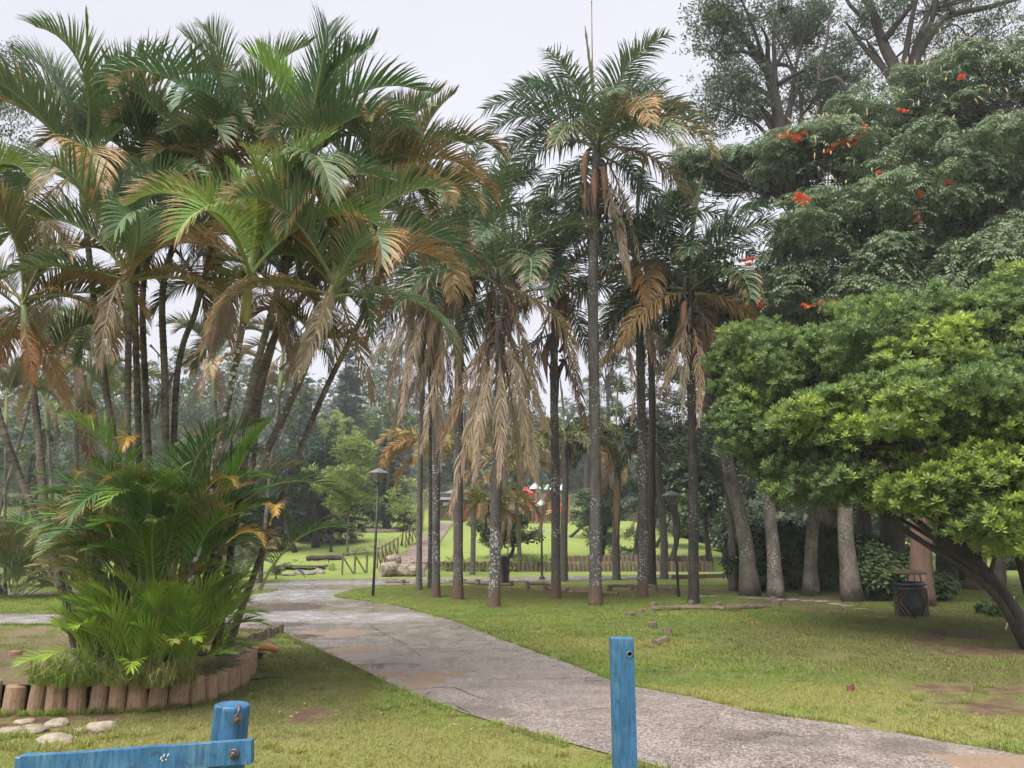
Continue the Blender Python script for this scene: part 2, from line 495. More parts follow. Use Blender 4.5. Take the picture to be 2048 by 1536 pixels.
M['frond'] = mat_frond(); M['rachis'] = mat_rachis(); M['ring'] = mat_ring()
M['shaft'] = mat_simple('green_crownshaft', (0.20, 0.24, 0.10), (0.33, 0.36, 0.17), 3, .45, .5, .1, .01, (1, 1, .3), coord='pos')
M['shaft_y'] = mat_simple('yellow_crownshaft', (0.36, 0.34, 0.08), (0.46, 0.46, 0.18), 3, .45, .5, .1, .01, (1, 1, .3), coord='pos')
M['queen_bark'] = mat_bark('lichened_palm_bark', (0.085, 0.075, 0.068), (0.155, 0.14, 0.125), 1.0, basec=(0.13, 0.075, 0.05))
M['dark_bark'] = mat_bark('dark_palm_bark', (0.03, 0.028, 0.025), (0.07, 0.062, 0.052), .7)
M['grey_palm_bark'] = mat_bark('grey_palm_bark', (0.11, 0.105, 0.09), (0.20, 0.19, 0.16), 0, 5, (1, 1, 3))
M['pale_bark'] = mat_bark('mottled_pale_bark', (0.10, 0.085, 0.065), (0.30, 0.265, 0.22), .9, 4, (1, 1, .6))
M['red_bark'] = mat_bark('stringy_red_bark', (0.16, 0.095, 0.07), (0.27, 0.175, 0.135), 0, 9, (1, 1, .12))
M['brown_bark'] = mat_bark('brown_bark', (0.04, 0.033, 0.028), (0.095, 0.076, 0.062), 0, 8, (1, 1, .3))
M['boot'] = mat_bark('dead_leaf_base', (0.07, 0.055, 0.045), (0.17, 0.135, 0.11), 0, 8, (1, 1, .2))
M['spathe'] = mat_simple('dry_spathe', (0.24, 0.12, 0.06), (0.36, 0.2, 0.11), 6, .55, .4, .3, .01, (1, 1, .2), coord='pos')
M['log'] = mat_wood('weathered_log', (0.44, 0.27, 0.165), (0.55, 0.39, 0.26), (0.17, 0.10, 0.06))
M['log_dark'] = mat_wood('dark_weathered_log', (0.17, 0.12, 0.085), (0.26, 0.20, 0.14), (0.05, 0.035, 0.028))
M['blue'] = mat_bluepaint()
M['steel'] = mat_simple('rusty_steel', (0.11, 0.10, 0.10), (0.18, 0.13, 0.11), 30, .45, .5, .3, .002, metal=.6)
M['iron'] = mat_simple('dark_iron', (0.02, 0.02, 0.022), (0.04, 0.038, 0.036), 20, .5, .5, .1, .002)
M['lampmetal'] = mat_simple('dull_lamp_metal', (0.16, 0.155, 0.15), (0.28, 0.27, 0.25), 14, .4, .5, .1, .003, metal=.3)
M['lampglass'] = mat_simple('frosted_lamp_bowl', (0.12, 0.11, 0.10), (0.19, 0.175, 0.16), 10, .35, .5, .05, .003)
M['stone'] = mat_simple('pale_stone', (0.26, 0.205, 0.15), (0.46, 0.40, 0.32), 9, .85, .3, .9, .02, coord='pos')
M['greystone'] = mat_simple('grey_stone', (0.17, 0.165, 0.15), (0.30, 0.285, 0.26), 6, .85, .3, .5, .02, coord='pos')
M['paver'] = mat_simple('brown_paving_stone', (0.21, 0.15, 0.125), (0.33, 0.25, 0.215), 3, .6, .4, .4, .01, coord='pos')
M['mortar'] = mat_simple('path_joint_soil', (0.11, 0.09, 0.065), (0.17, 0.14, 0.10), 8, .8, .3, .4, .01, coord='pos')
M['soil'] = mat_simple('bed_soil', (0.155, 0.11, 0.07), (0.17, 0.15, 0.075), 5, .9, .2, .6, .03, coord='pos')
M['flower'] = NT('orange_flower').bsdf((0.85, 0.17, 0.07), .5, .4, trans=.25)
M['pod'] = NT('tan_seed_pod').bsdf((0.42, 0.33, 0.19), .6, .3)
M['deadleaf'] = NT('fallen_leaf').bsdf((0.36, 0.26, 0.12), .7, .3)
M['redplastic'] = mat_simple('red_plastic', (0.62, 0.04, 0.06), (0.55, 0.05, 0.07), 2, .4, .5, .05, .01)
M['redpost'] = mat_simple('red_wood_post', (0.30, 0.10, 0.075), (0.38, 0.14, 0.10), 4, .6, .4, .1, .01)
M['greenroof'] = mat_simple('faded_green_roof', (0.36, 0.52, 0.47), (0.44, 0.60, 0.55), 3, .4, .5, .05, .01)
M['greenplastic'] = mat_simple('dark_green_plastic', (0.02, 0.14, 0.10), (0.03, 0.17, 0.12), 3, .4, .5, .05, .01)
M['yellow'] = mat_simple('yellow_paint', (0.75, 0.42, 0.05), (0.7, 0.36, 0.05), 3, .5, .5, .05, .01)
M['blueplastic'] = mat_simple('blue_plastic', (0.09, 0.12, 0.42), (0.1, 0.14, 0.45), 3, .4, .5, .05, .01)
M['hut'] = mat_simple('dark_boards', (0.05, 0.04, 0.035), (0.085, 0.07, 0.06), 3, .8, .3, .3, .02, (1, 1, .2))
M['slate'] = mat_simple('grey_roof_sheet', (0.13, 0.13, 0.135), (0.19, 0.19, 0.2), 2, .6, .4, .1, .02)
M['white'] = mat_simple('white_paint', (0.7, 0.7, 0.68), (0.62, 0.62, 0.6), 8, .5, .5, .05, .01)
M['binplastic'] = mat_simple('dark_bin_liner', (0.035, 0.036, 0.04), (0.06, 0.06, 0.065), 5, .4, .5, .4, .02)
M['rustmesh'] = mat_simple('rusty_bin_mesh', (0.10, 0.075, 0.05), (0.16, 0.12, 0.08), 12, .6, .4, .3, .01)
M['crack'] = NT('asphalt_crack').bsdf((0.045, 0.04, 0.04), .9, .2)
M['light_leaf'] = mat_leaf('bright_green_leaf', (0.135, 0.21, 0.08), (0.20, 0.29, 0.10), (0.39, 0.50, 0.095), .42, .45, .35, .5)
M['tulip_leaf'] = mat_leaf('dark_pinnate_leaf', (0.13, 0.18, 0.10), (0.20, 0.265, 0.14), (0.29, 0.33, 0.14), .4, .45, .28, .8)
M['euc_leaf'] = mat_leaf('grey_green_leaf', (0.07, 0.10, 0.06), (0.12, 0.165, 0.09), (0.17, 0.21, 0.11), .5, .4, .2, .8)
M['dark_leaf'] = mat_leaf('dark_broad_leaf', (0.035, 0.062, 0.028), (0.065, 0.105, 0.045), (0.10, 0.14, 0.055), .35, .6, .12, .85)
M['mid_leaf'] = mat_leaf('mid_green_leaf', (0.075, 0.12, 0.05), (0.13, 0.185, 0.07), (0.2, 0.25, 0.085), .5, .4, .2, .8)
M['lime_leaf'] = mat_leaf('pale_lime_leaf', (0.26, 0.33, 0.10), (0.38, 0.45, 0.15), (0.55, 0.55, 0.16), .5, .4, .3, .7)
M['conifer_leaf'] = mat_leaf('dark_conifer_needle', (0.035, 0.07, 0.045), (0.06, 0.10, 0.06), (0.08, 0.13, 0.07), .6, .3, .1, .9)
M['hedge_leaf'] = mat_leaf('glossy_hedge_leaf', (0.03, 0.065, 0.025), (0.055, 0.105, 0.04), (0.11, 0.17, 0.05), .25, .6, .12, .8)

# ------------------------------------------------------------------ ground sheet
def axis(a, b, fine_a, fine_b, fine, coarse):
    out = [a]
    while out[-1] < b:
        v = out[-1]
        out.append(v + (fine if fine_a <= v < fine_b else coarse))
    return out
gx = axis(-156, 156, -24, 24, 0.75, 6)
gy = sorted(axis(-42, 228, 2, 80, 1.0, 6) + [37.99, 38.0])
GV = []; GF = []
for y in gy:
    for x in gx:
        GV.append((x, y, hgt(x, y) if y != 38.0 else hgt(x, 38.0001)))
nx = len(gx)
for j in range(len(gy) - 1):
    for i in range(nx - 1):
        GF.append((j * nx + i, j * nx + i + 1, (j + 1) * nx + i + 1, (j + 1) * nx + i))
go = bpy.data.objects.new('ground', mesh_np('ground', np.array(GV), GF, [M['ground']], True))
link(go)['kind'] = 'structure'

# ------------------------------------------------------------------ the asphalt path
PATH_L = [(2400, 2100), (2000, 1850), (1700, 1700), (1480, 1600), (1300, 1532), (1200, 1505), (1125, 1486), (1050, 1465), (950, 1435), (880, 1410), (820, 1388), (760, 1362),
          (700, 1332), (650, 1308), (600, 1284), (566, 1266), (520, 1263), (440, 1262), (300, 1256), (140, 1250), (0, 1250), (-300, 1252), (-800, 1256)]
PATH_U = [(-800, 1228), (-300, 1228), (0, 1228), (140, 1229), (300, 1223), (420, 1208), (480, 1196), (520, 1188), (560, 1181), (540, 1179), (480, 1185), (300, 1190), (40, 1190), (-300, 1190), (-800, 1190),
          (-800, 1181), (-300, 1182), (40, 1182), (300, 1180), (480, 1173), (560, 1165), (620, 1160), (760, 1157), (830, 1157), (1000, 1156), (1200, 1152), (1400, 1148), (1560, 1146)]
PATH_R = [(1560, 1151.5), (1480, 1153), (1300, 1157), (1200, 1160), (1000, 1165), (850, 1168), (760, 1172), (700, 1181), (668, 1190), (672, 1196), (740, 1204), (800, 1214), (850, 1227), (900, 1241), (950, 1260), (1000, 1280),
          (1060, 1301), (1150, 1335), (1210, 1358), (1270, 1376), (1380, 1395), (1500, 1424), (1600, 1440), (1700, 1455), (1800, 1471), (1900, 1488), (2048, 1513), (2300, 1560), (2700, 1660), (3300, 1900)]
def densify(P, step=0.25, amp=0.02):
    out = []
    for i in range(len(P)):
        a = P[i]; b = P[(i + 1) % len(P)]
        n = max(1, int((b - a).length / step)) if (a.y < 24 and b.y < 24) else max(1, int((b - a).length / 1.0))
        for k in range(n):
            p = a.lerp(b, k / n)
            q = mnoise.noise(Vector((p.x * 3, p.y * 3, 0))) * amp + mnoise.noise(Vector((p.x * .8, p.y * .8, 5))) * amp * 2
            p = p + Vector((q, q * .7, 0))
            out.append(p)
    return out
path_poly = densify([gnd(*p) for p in PATH_L + PATH_U + PATH_R])
PP = np.array([(p.x, p.y) for p in path_poly])
def inside(poly, X, Y):
    r = np.zeros(len(X), dtype=bool); n = len(poly); j = n - 1
    for i in range(n):
        xi, yi = poly[i]; xj, yj = poly[j]
        c = ((yi > Y) != (yj > Y)) & (X < (xj - xi) * (Y - yi) / (yj - yi + 1e-12) + xi)
        r ^= c; j = i
    return r
import mathutils.geometry as mg
tri = mg.tessellate_polygon([[Vector((p.x, p.y, 0)) for p in path_poly]])
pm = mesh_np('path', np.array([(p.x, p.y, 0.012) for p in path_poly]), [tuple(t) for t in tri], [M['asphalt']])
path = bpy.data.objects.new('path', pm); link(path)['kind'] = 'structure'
if sum(p.normal.z for p in pm.polygons) < 0: pm.flip_normals()
# cracks and joints in the asphalt: thin sunken-looking strips of dark soil, each one a piece
def strip(name, pts, wid, z, mat, parent, jit=0.0):
    P = []
    for i in range(len(pts) - 1):
        n = max(2, int((pts[i + 1] - pts[i]).length / .12))
        for k in range(n): P.append(pts[i].lerp(pts[i + 1], k / n))
    P.append(pts[-1])
    V = []; F = []
    for i, p in enumerate(P):
        t = (P[min(i + 1, len(P) - 1)] - P[max(i - 1, 0)]).normalized(); s_ = Vector((-t.y, t.x, 0))
        c = p + s_ * R.uniform(-jit, jit)
        ww = wid * R.uniform(.4, 1.1) * (0.3 if i in (0, len(P) - 1) else 1)
        V += [(c.x - s_.x * ww, c.y - s_.y * ww, z), (c.x + s_.x * ww, c.y + s_.y * ww, z)]
        if i: F.append((2 * i - 2, 2 * i, 2 * i + 1, 2 * i - 1))
    o = bpy.data.objects.new(name, mesh_np(name, np.array(V), F, [mat])); return link(o, parent)
for c in ([(655, 1222), (690, 1240), (730, 1244), (760, 1265), (810, 1290), (842, 1316)], [(510, 1240), (540, 1252), (560, 1262)],
          [(795, 1385), (870, 1378), (905, 1376), (940, 1392), (985, 1405)], [(840, 1400), (870, 1412), (905, 1408), (920, 1420), (940, 1430)],
          [(900, 1253), (905, 1262), (925, 1252)], [(1040, 1310), (1110, 1303)], [(830, 1240), (860, 1238)], [(1170, 1365), (1215, 1362)], [(860, 1385), (850, 1398)]):
    strip('crack', [gnd(*p) for p in c], .007, .016, M['crack'], path, .012)
for c in ([(590, 1284), (640, 1280), (760, 1275)], [(1010, 1318), (1100, 1303)], [(960, 1362), (1220, 1357)], [(1100, 1430), (1225, 1418)], [(690, 1221), (790, 1218)], [(640, 1196), (700, 1194)]):
    strip('crack', [gnd(*p) for p in c], .005, .016, M['crack'], path, .004)

# the second, far path on the right
rp = [gnd(*p) for p in [(1880, 1152), (1940, 1158), (2060, 1172), (2200, 1184), (2200, 1196), (2060, 1184), (1960, 1172), (1890, 1162)]]
rpo = bpy.data.objects.new('path', mesh_np('path', np.array([(p.x, p.y, .012) for p in rp]), [tuple(range(len(rp)))[::-1]], [M['asphalt']])); link(rpo)['kind'] = 'structure'
if rpo.data.polygons[0].normal.z < 0: rpo.data.flip_normals()

# low dark kerb boards along the path edge
def kerb(name, pxs, h, t, mat, z0=0.0):
    mb = MB(); pts = [gnd(*p) for p in pxs]
    for a, b in zip(pts[:-1], pts[1:]):
        d = b - a; mid = (a + b) / 2
        mb.box((mid.x, mid.y, z0 + h / 2), (d.length, t, h), math.atan2(d.y, d.x), bev=.004)
    o = mb.build(name, mat); o['kind'] = 'structure'; return o
kerb('kerb', [(430, 1264), (520, 1265), (564, 1267)], .07, .04, M['log_dark'])
kerb('kerb', [(568, 1268), (600, 1286), (650, 1310), (700, 1334), (745, 1356)], .05, .03, M['log_dark'])
kerb('kerb', [(1345, 1158.5), (1400, 1157), (1490, 1154)], .16, .12, M['log_dark'])

# ------------------------------------------------------------------ stone ramp that climbs to the playground
def hl(y): return 0.08 * max(0, y - 34)
RA = [((752, 1153), (852, 1153)), ((770, 1140), (850, 1140)), ((800, 1112), (866, 1112)), ((838, 1080), (885, 1080)), ((868, 1055), (902, 1055)), ((878, 1047), (908, 1047))]
def gl(px, py):
    d = ray(px, py); t = 20.0
    while CZ + d[2] * t > hl(d[1] * t) and t < 120: t += .1
    return Vector((d[0] * t, d[1] * t, hl(d[1] * t)))
L_ = bez([gl(*a) for a, b in RA], 40); R_ = bez([gl(*b) for a, b in RA], 40)
V = []; F = []
for i, (a, b) in enumerate(zip(L_, R_)):
    V += [(a.x, a.y, a.z + .03), (b.x, b.y, b.z + .03)]
    if i: F.append((2 * i - 2, 2 * i - 1, 2 * i + 1, 2 * i))
ramp = bpy.data.objects.new('ramp', mesh_np('ramp', np.array(V), F, [M['mortar']])); link(ramp)['kind'] = 'structure'
pav = []
for k in range(4):
    mb = MB(); n = 6
    a0 = R.uniform(0, 1); top = []; bot = []
    for i in range(n):
        th = 2 * PI * (i + a0) / n
        x, y = math.copysign(abs(math.cos(th)) ** .6, math.cos(th)) * .5, math.copysign(abs(math.sin(th)) ** .6, math.sin(th)) * .5
        top.append((x * .96 * R.uniform(.9, 1), y * .96 * R.uniform(.9, 1), .5)); bot.append((x, y, -.5))
    mb.add(top + bot, [tuple(range(n))] + [(i + n, (i + 1) % n + n, (i + 1) % n, i) for i in range(n)])
    pav.append(mesh_np('paving_stone', np.array(mb.V), mb.F, [M['paver']]))
cnt = 0
y = 0
arc = [0.0]
for i in range(40): arc.append(arc[-1] + ((L_[i + 1] + R_[i + 1]) / 2 - (L_[i] + R_[i]) / 2).length)
s_ = 0.2; row = 0
while s_ < arc[-1] and cnt < 280:
    i = max(k for k in range(40) if arc[k] <= s_); u = (s_ - arc[i]) / (arc[i + 1] - arc[i])
    a = L_[i].lerp(L_[i + 1], u); b = R_[i].lerp(R_[i + 1], u); wd = (b - a).length
    n = 4; off = .5 * (row % 2)
    for k in range(n + (row % 2)):
        f = (k + .5 - off) / n
        if f < .04 or f > .96: continue
        p = a.lerp(b, f)
        o = bpy.data.objects.new('paving_stone', R.choice(pav)); link(o, ramp)
        o.location = (p.x, p.y, p.z + .035 + R.uniform(0, .02)); o.scale = (wd / n * .94, .52 * R.uniform(.85, 1), .05)
        o.rotation_euler = (.08, 0, R.uniform(-.08, .08)); cnt += 1
    s_ += .55; row += 1

# ------------------------------------------------------------------ planting bed with its wall of upright logs
FR = [(-420, 1440), (-200, 1432), (0, 1427), (120, 1424), (250, 1420), (370, 1411), (430, 1396), (470, 1376), (493, 1354), (500, 1338)]
BK = [(-420, 1258), (-200, 1254), (0, 1253), (120, 1254), (250, 1260), (370, 1266), (430, 1268), (500, 1270), (540, 1275), (556, 1280)]
front = bez([gnd(*p) for p in FR], 60); back = bez([gnd(*p) for p in BK], 60)
def bedz(u, v):
    e = sstep(0.72, 1.0, u)
    return (0.24 * (1 - sstep(.25, 1, v)) + .008) * (1 - e) + (.20 * (1 - sstep(0, .5, v)) + .008) * e
V = []; F = []; nv = 16
for i in range(61):
    for j in range(nv + 1):
        p = front[i].lerp(back[i], j / nv)
        z = bedz(i / 60, j / nv) + (mnoise.noise(Vector((p.x * 2, p.y * 2, 3))) * .02 if 0 < j < nv else 0)
        V.append((p.x, p.y, z))
for i in range(60):
    for j in range(nv):
        a = i * (nv + 1) + j
        F.append((a, a + nv + 1, a + nv + 2, a + 1))
bed = bpy.data.objects.new('planting_bed', mesh_np('planting_bed', np.array(V), F, [M['soil']], True)); link(bed)['kind'] = 'structure'
BHX = np.array([[front[i].lerp(back[i], j / 16).x, front[i].lerp(back[i], j / 16).y, bedz(i / 60, j / 16)] for i in range(61) for j in range(17)])
def bed_height(x, y):
    return float(BHX[np.argmin((BHX[:, 0] - x) ** 2 + (BHX[:, 1] - y) ** 2), 2])
BEDP = np.array([(p.x, p.y) for p in front] + [(p.x, p.y) for p in back[::-1]])
logm = []
def log_mesh(seed, top_wob=.02, split=True):
    rr = random.Random(seed); n = 14; V = []; F = []
    prof = [(1.0, -.15), (1.03, .1), (1.0, .5), (.97, .85), (.94, .95), (.80, .985), (.35, 1.0)]
    ang0 = rr.uniform(0, 6); tilt = rr.uniform(-top_wob, top_wob) * 3
    for k, (r, z) in enumerate(prof):
        for i in range(n):
            th = 2 * PI * i / n
            q = r * (1 + .05 * math.sin(2 * th + ang0) + rr.uniform(-.015, .03))
            if split and i == 3: q *= .84
            V.append((.5 * q * math.cos(th), .5 * q * math.sin(th), z + tilt * .5 * math.cos(th) * (z > .5)))
    for k in range(len(prof) - 1):
        for i in range(n):
            F.append((k * n + i, k * n + (i + 1) % n, (k + 1) * n + (i + 1) % n, (k + 1) * n + i))
    F.append(tuple(range((len(prof) - 1) * n, len(prof) * n)))
    return V, F
LOGS = [mesh_np('log', np.array(log_mesh(i)[0]), log_mesh(i)[1], [M['log']], False) for i in range(5)]
LOGSD = [mesh_np('log', np.array(log_mesh(i + 9)[0]), log_mesh(i + 9)[1], [M['log_dark']], False) for i in range(3)]
def place_log(parent, p, d, h, lean=0.0, meshes=None):
    o = bpy.data.objects.new('log', R.choice(meshes or LOGS)); link(o, parent)
    o.location = Vector(p) - parent.location; o.scale = (d, d, h)
    o.rotation_euler = (R.uniform(-lean, lean), R.uniform(-lean, lean), R.uniform(0, 6.28)); return o
bw = thing('log_edging', 'curved low wall of short upright tan logs holding the palm bed', 'log edging', gnd(250, 1420))
s_ = 0; FRc = bez([gnd(*p) for p in FR], 400)
acc = 0; nxt = 0.0
for a, b in zip(FRc[:-1], FRc[1:]):
    acc += (b - a).length
    if acc >= nxt and a.x > gnd(-200, 1432).x:
        d = R.uniform(.145, .18)
        place_log(bw, (a.x, a.y - .01, 0), d, R.uniform(.275, .31) if a.y < 7.6 else R.uniform(.24, .28), .05)
        nxt = acc + R.uniform(.165, .19)
bw2 = thing('log_edging', 'row of small dark weathered logs running back from the curved log wall to the path', 'log edging', gnd(500, 1290))
for k in range(17):
    p = gnd(430 + 130 * k / 16, 1322 - 54 * k / 16)
    place_log(bw2, (p.x, p.y, 0), .10, R.uniform(.13, .2), .1, LOGSD)
bw3 = thing('log_edging', 'dark end of the curved log wall where it turns back behind the broken spathe', 'log edging', gnd(470, 1330))
for k in range(7):
    p = gnd(494 - 62 * k / 6, 1333 - 8 * k / 6)
    place_log(bw3, (p.x, p.y, 0), .12, R.uniform(.22, .26), .06)

# ------------------------------------------------------------------ retaining wall of upright logs below the far lawn
rw = thing('retaining_wall', 'long low wall of upright logs below the far lawn, beyond the path', 'retaining wall', (2, 37.9, 0))
x = -4.75
SMALLLOG = [mesh_np('log', np.array(log_mesh(i + 20, .01, False)[0]), log_mesh(i + 20, .01, False)[1], [M['log_dark']], True) for i in range(3)]
while x < 9.6:
    d = R.uniform(.17, .21)
    place_log(rw, (x, 37.86, 0), d, R.uniform(.44, .50), .02, SMALLLOG); x += d + .012
rw2 = thing('retaining_wall', 'taller back row of dark upright logs behind the low log wall', 'retaining wall', (8, 38.4, 0))
x = 2.6
while x < 9.8:
    d = R.uniform(.18, .22)
    place_log(rw2, (x, 38.3, 0.0), d, R.uniform(.73, .78), .02, SMALLLOG); x += d + .012
place_log(rw2, (2.3, 38.3, 0), .3, .95, .02, SMALLLOG)

# ------------------------------------------------------------------ half-buried log borders on the right lawn
def border(label, pxs, r, h, posts, mat='log_dark', rest='', logs_at=None, grp=None):
    pts = [gnd(*p) for p in pxs]
    t = thing('log_border', label, 'log border', pts[0], grp)
    for a, b in zip(pts[:-1], pts[1:]):
        mb = MB(); a2 = a.lerp(b, .02); b2 = a.lerp(b, .98)
        n = 5
        mb.tube([a2.lerp(b2, i / n) + Vector((0, 0, h + R.uniform(-.01, .01))) for i in range(n + 1)], [r * R.uniform(.9, 1.05) for _ in range(n + 1)], 8, True, .05)
        mb.build('log', M[mat], t)
    for p in posts:
        q = gnd(*p)
        place_log(t, (q.x, q.y, 0), .16, R.uniform(.13, .2), .12, LOGSD)
    return t
border('sunken mossy log border curving through the right lawn', [(1540, 1217), (1450, 1222), (1360, 1220), (1300, 1224)], .06, .05,
       [(1557, 1216), (1548, 1208), (1503, 1218), (1437, 1220), (1382, 1216), (1308, 1222)])
t = thing('log_border', 'line of rotten log stumps sunk in grass, nearest the blue post', 'log border', gnd(1280, 1240))
for p in [(1282, 1228), (1260, 1236), (1307, 1258), (1335, 1270)]:
    q = gnd(*p); place_log(t, (q.x, q.y, -.02), .17, R.uniform(.11, .16), .2, LOGSD)
q = gnd(1322, 1290); mb = MB(); mb.tube([q + Vector((-.12, -.12, .03)), q + Vector((.12, .2, .06))], .06, 8); mb.build('log', M['log_dark'], t)
border('long log border with stub posts in front of the middle palms', [(1238, 1192), (1150, 1188), (1095, 1180)], .05, .05, [(1135, 1186), (1091, 1183)])
border('short log border beside the dark wire bin at the path', [(1020, 1172), (960, 1170), (900, 1164)], .05, .05, [(1022, 1172), (956, 1168), (928, 1166)])
border('pair of low rails pegged between the two palms', [(1095, 1172), (1055, 1172)], .05, .08, [(1053, 1173), (1096, 1176), (1054, 1180)])
border('brown rail border leading to the leaning lamp post', [(1352, 1186), (1310, 1180), (1262, 1177), (1215, 1178)], .05, .1, [(1349, 1188), (1310, 1183), (1264, 1180), (1218, 1182)])
border('edge of log ends along the inner curve of the path', [(820, 1166), (770, 1166)], .04, .03, [(840, 1166), (806, 1167), (870, 1168)])

# rows of flat kerb stones under the trees on the right
stone_me = []
def rock_mesh(seed, flat=.75, mat='stone', n=3):
    import bmesh
    bm = bmesh.new(); bmesh.ops.create_icosphere(bm, subdivisions=n, radius=.5)
    rr = Vector((seed * 3.1, seed * 1.7, 0))
    for v in bm.verts:
        d = mnoise.noise(v.co * 1.9 + rr) * .42 + mnoise.noise(v.co * 5 + rr) * .14 + mnoise.noise(v.co * 11 + rr) * .05
        v.co *= 1 + d
        v.co.z = max(-.28, min(v.co.z * flat, .36 * flat + .12 * v.co.z))
    me = bpy.data.meshes.new('stone'); bm.to_mesh(me); bm.free(); me.materials.append(M[mat])
    me.polygons.foreach_set('use_smooth', [True] * len(me.polygons))
    return me
ROCK = [rock_mesh(i) for i in range(5)]; GROCK = [rock_mesh(i + 7, .6, 'greystone') for i in range(4)]
t = thing('stone_edging', 'broken row of flat grey kerb stones below the leaning trunks', 'stone edging', gnd(1560, 1200))
for k in range(13):
    px = 1400 + k * 27; py = 1193 + k * 1.2 + R.uniform(-1, 1)
    if k >= 10: py += (k - 9) * 4
    q = gnd(px, py)
    o = bpy.data.objects.new('stone', R.choice(GROCK)); link(o, t); o.location = q - t.location; o.scale = (.34, .16, .14); o.rotation_euler = (0, 0, R.uniform(-.2, .2))
for (px, py, wpx, lab) in [(1732, 1232, 16, 'flat grey stone lying in the lawn left of the bin'), (1765, 1236, 26, 'long flat grey stone nearest the bin')]:
    q = gnd(px, py); o = bpy.data.objects.new('stone', GROCK[0]); link(o); o.location = q; sz = wpx / FPX * q.y; o.scale = (sz, sz * .6, sz * .35)
    tag(o, lab, 'stone')

def stone(px, py, wpx, hpx, label, group=None, grey=False, z=0.0, name='stone'):
    q = gnd(px, py) if z == 0 else at(px, py, 0) if False else gnd(px, py, z)
    o = bpy.data.objects.new(name, R.choice(GROCK if grey else ROCK)); link(o)
    sx = wpx / FPX * q.y; sz = hpx / FPX * q.y
    o.location = q + Vector((0, sx * .3, sz * .15)); o.scale = (sx, sx * .8, sz * 1.6); o.rotation_euler = (0, 0, R.uniform(-.4, .4))
    return tag(o, label, 'stone', group)
stone(190, 1467, 50, 24, 'rounded pale stone standing alone, rightmost below the log wall')
stone(95, 1492, 66, 24, 'large flat pale stone, nearest of those below the log wall')
stone(105, 1455, 42, 18, 'pale stone behind the large flat one, closest to the logs')
stone(55, 1468, 56, 18, 'flat tan stone between the pale stones left of centre')
stone(10, 1472, 40, 18, 'pale stone at the left edge of the photo')
stone(40, 1449, 32, 10, 'small flat stone just below the bare soil by the logs')
stone(150, 1468, 30, 10, 'small tan stone sunk in grass beside the lone rounded one')
for (px, py, a, b, lab) in [(140, 1352, 26, 14, 'leftmost stone inside the bed behind the logs'), (165, 1358, 26, 9, 'second small tan stone inside the bed from the left'),
                            (187, 1362, 28, 9, 'third small tan stone, touching the log wall'), (245, 1360, 44, 18, 'largest tan stone inside the bed in front of the grass tuft'),
                            (275, 1362, 24, 10, 'small stone right of the largest one in the bed'), (320, 1359, 30, 9, 'flat stone at the foot of the palm clump, right of the others')]:
    stone(px, py, a, b, lab, z=.235)
stone(445, 1285, 20, 10, 'small pale stone behind the dark log row')
o = MB(); q = gnd(30, 1318, .2); o.box(q + Vector((0, 0, .05)), (.13, .08, .09), .3, bev=.012)
tag(o.build('brick', mat_simple('red_brick', (0.24, 0.09, 0.06), (0.4, 0.25, 0.2), 8, .85, .2, .5, .01), None), 'broken red brick lying on the bed soil at the left', 'brick')
q = gnd(113, 1283, .1); o = bpy.data.objects.new('stone', GROCK[1]); link(o); o.location = q; o.scale = (.09, .07, .06); tag(o, 'small dark stone on the bed soil left of the palm clump', 'stone')

# ------------------------------------------------------------------ stone-edged pond and rocks on the left slope
for i, (px, py, a, b, lab, g) in enumerate([
        (515, 1160, 22, 8, 'whitish flat stone on the grass nearest the path fork', 0), (490, 1146, 24, 10, 'grey stone at the left end of the pond edge', 1), (520, 1146, 20, 9, 'grey stone second from the left of the pond edge', 1),
        (540, 1149, 26, 8, 'low pale stone of the pond edge behind the spiky shrub', 0), (575, 1152, 26, 10, 'pale stone right of the spiky shrub', 0), (597, 1149, 26, 15, 'largest round grey stone of the pond edge', 1),
        (618, 1150, 22, 10, 'grey stone in the middle of the pond edge', 1), (635, 1147, 18, 14, 'pale upright stone right of the pond edge middle', 0), (642, 1148, 14, 10, 'last pale stone at the right end of the pond edge', 0),
        (545, 1092, 18, 9, 'flat grey boulder on the slope left of the leaning trunk', 1), (538, 1100, 22, 4, 'thin flat stone below the grey boulder', 1)]):
    stone(px, py, a, b, lab, grey=bool(g))
stone(607, 1075, 34, 22, 'big rounded grey boulder under the dark trees', grey=True)
stone(655, 1068, 18, 14, 'smaller grey boulder right of the big rounded one', grey=True)
pm_ = MB(); q = gnd(600, 1141); pm_.box(q + Vector((0, .6, .17)), (2.0, 1.0, .05), 0, bev=.02)
for sx in (-.8, .8): pm_.box(q + Vector((sx, .6, .08)), (.18, .6, .13), 0, bev=.02)
tag(pm_.build('stone_slab', M['iron']), 'dark flat slab bridging the stones of the little pond', 'slab')
lg = MB(); a = gnd(612, 1122); b = gnd(685, 1120)
lg.tube([a.lerp(b, i / 6) + Vector((0, 0, .12 + R.uniform(-.02, .02))) for i in range(7)], [.12, .14, .13, .13, .14, .13, .11], 8, True, .08)
tag(lg.build('fallen_log', M['brown_bark']), 'old dark log lying along the edge of a soil bank on the left slope', 'log')
lg = MB(); q = gnd(755, 1064); lg.lathe(q, [(1.2, -.2), (1.15, .1), (.9, .22), (.3, .26)], 14, None, (1.5, .7))
tag(lg.build('soil_mound', M['mortar'], None, True), 'low bare soil mound on the slope behind the fence', 'mound')
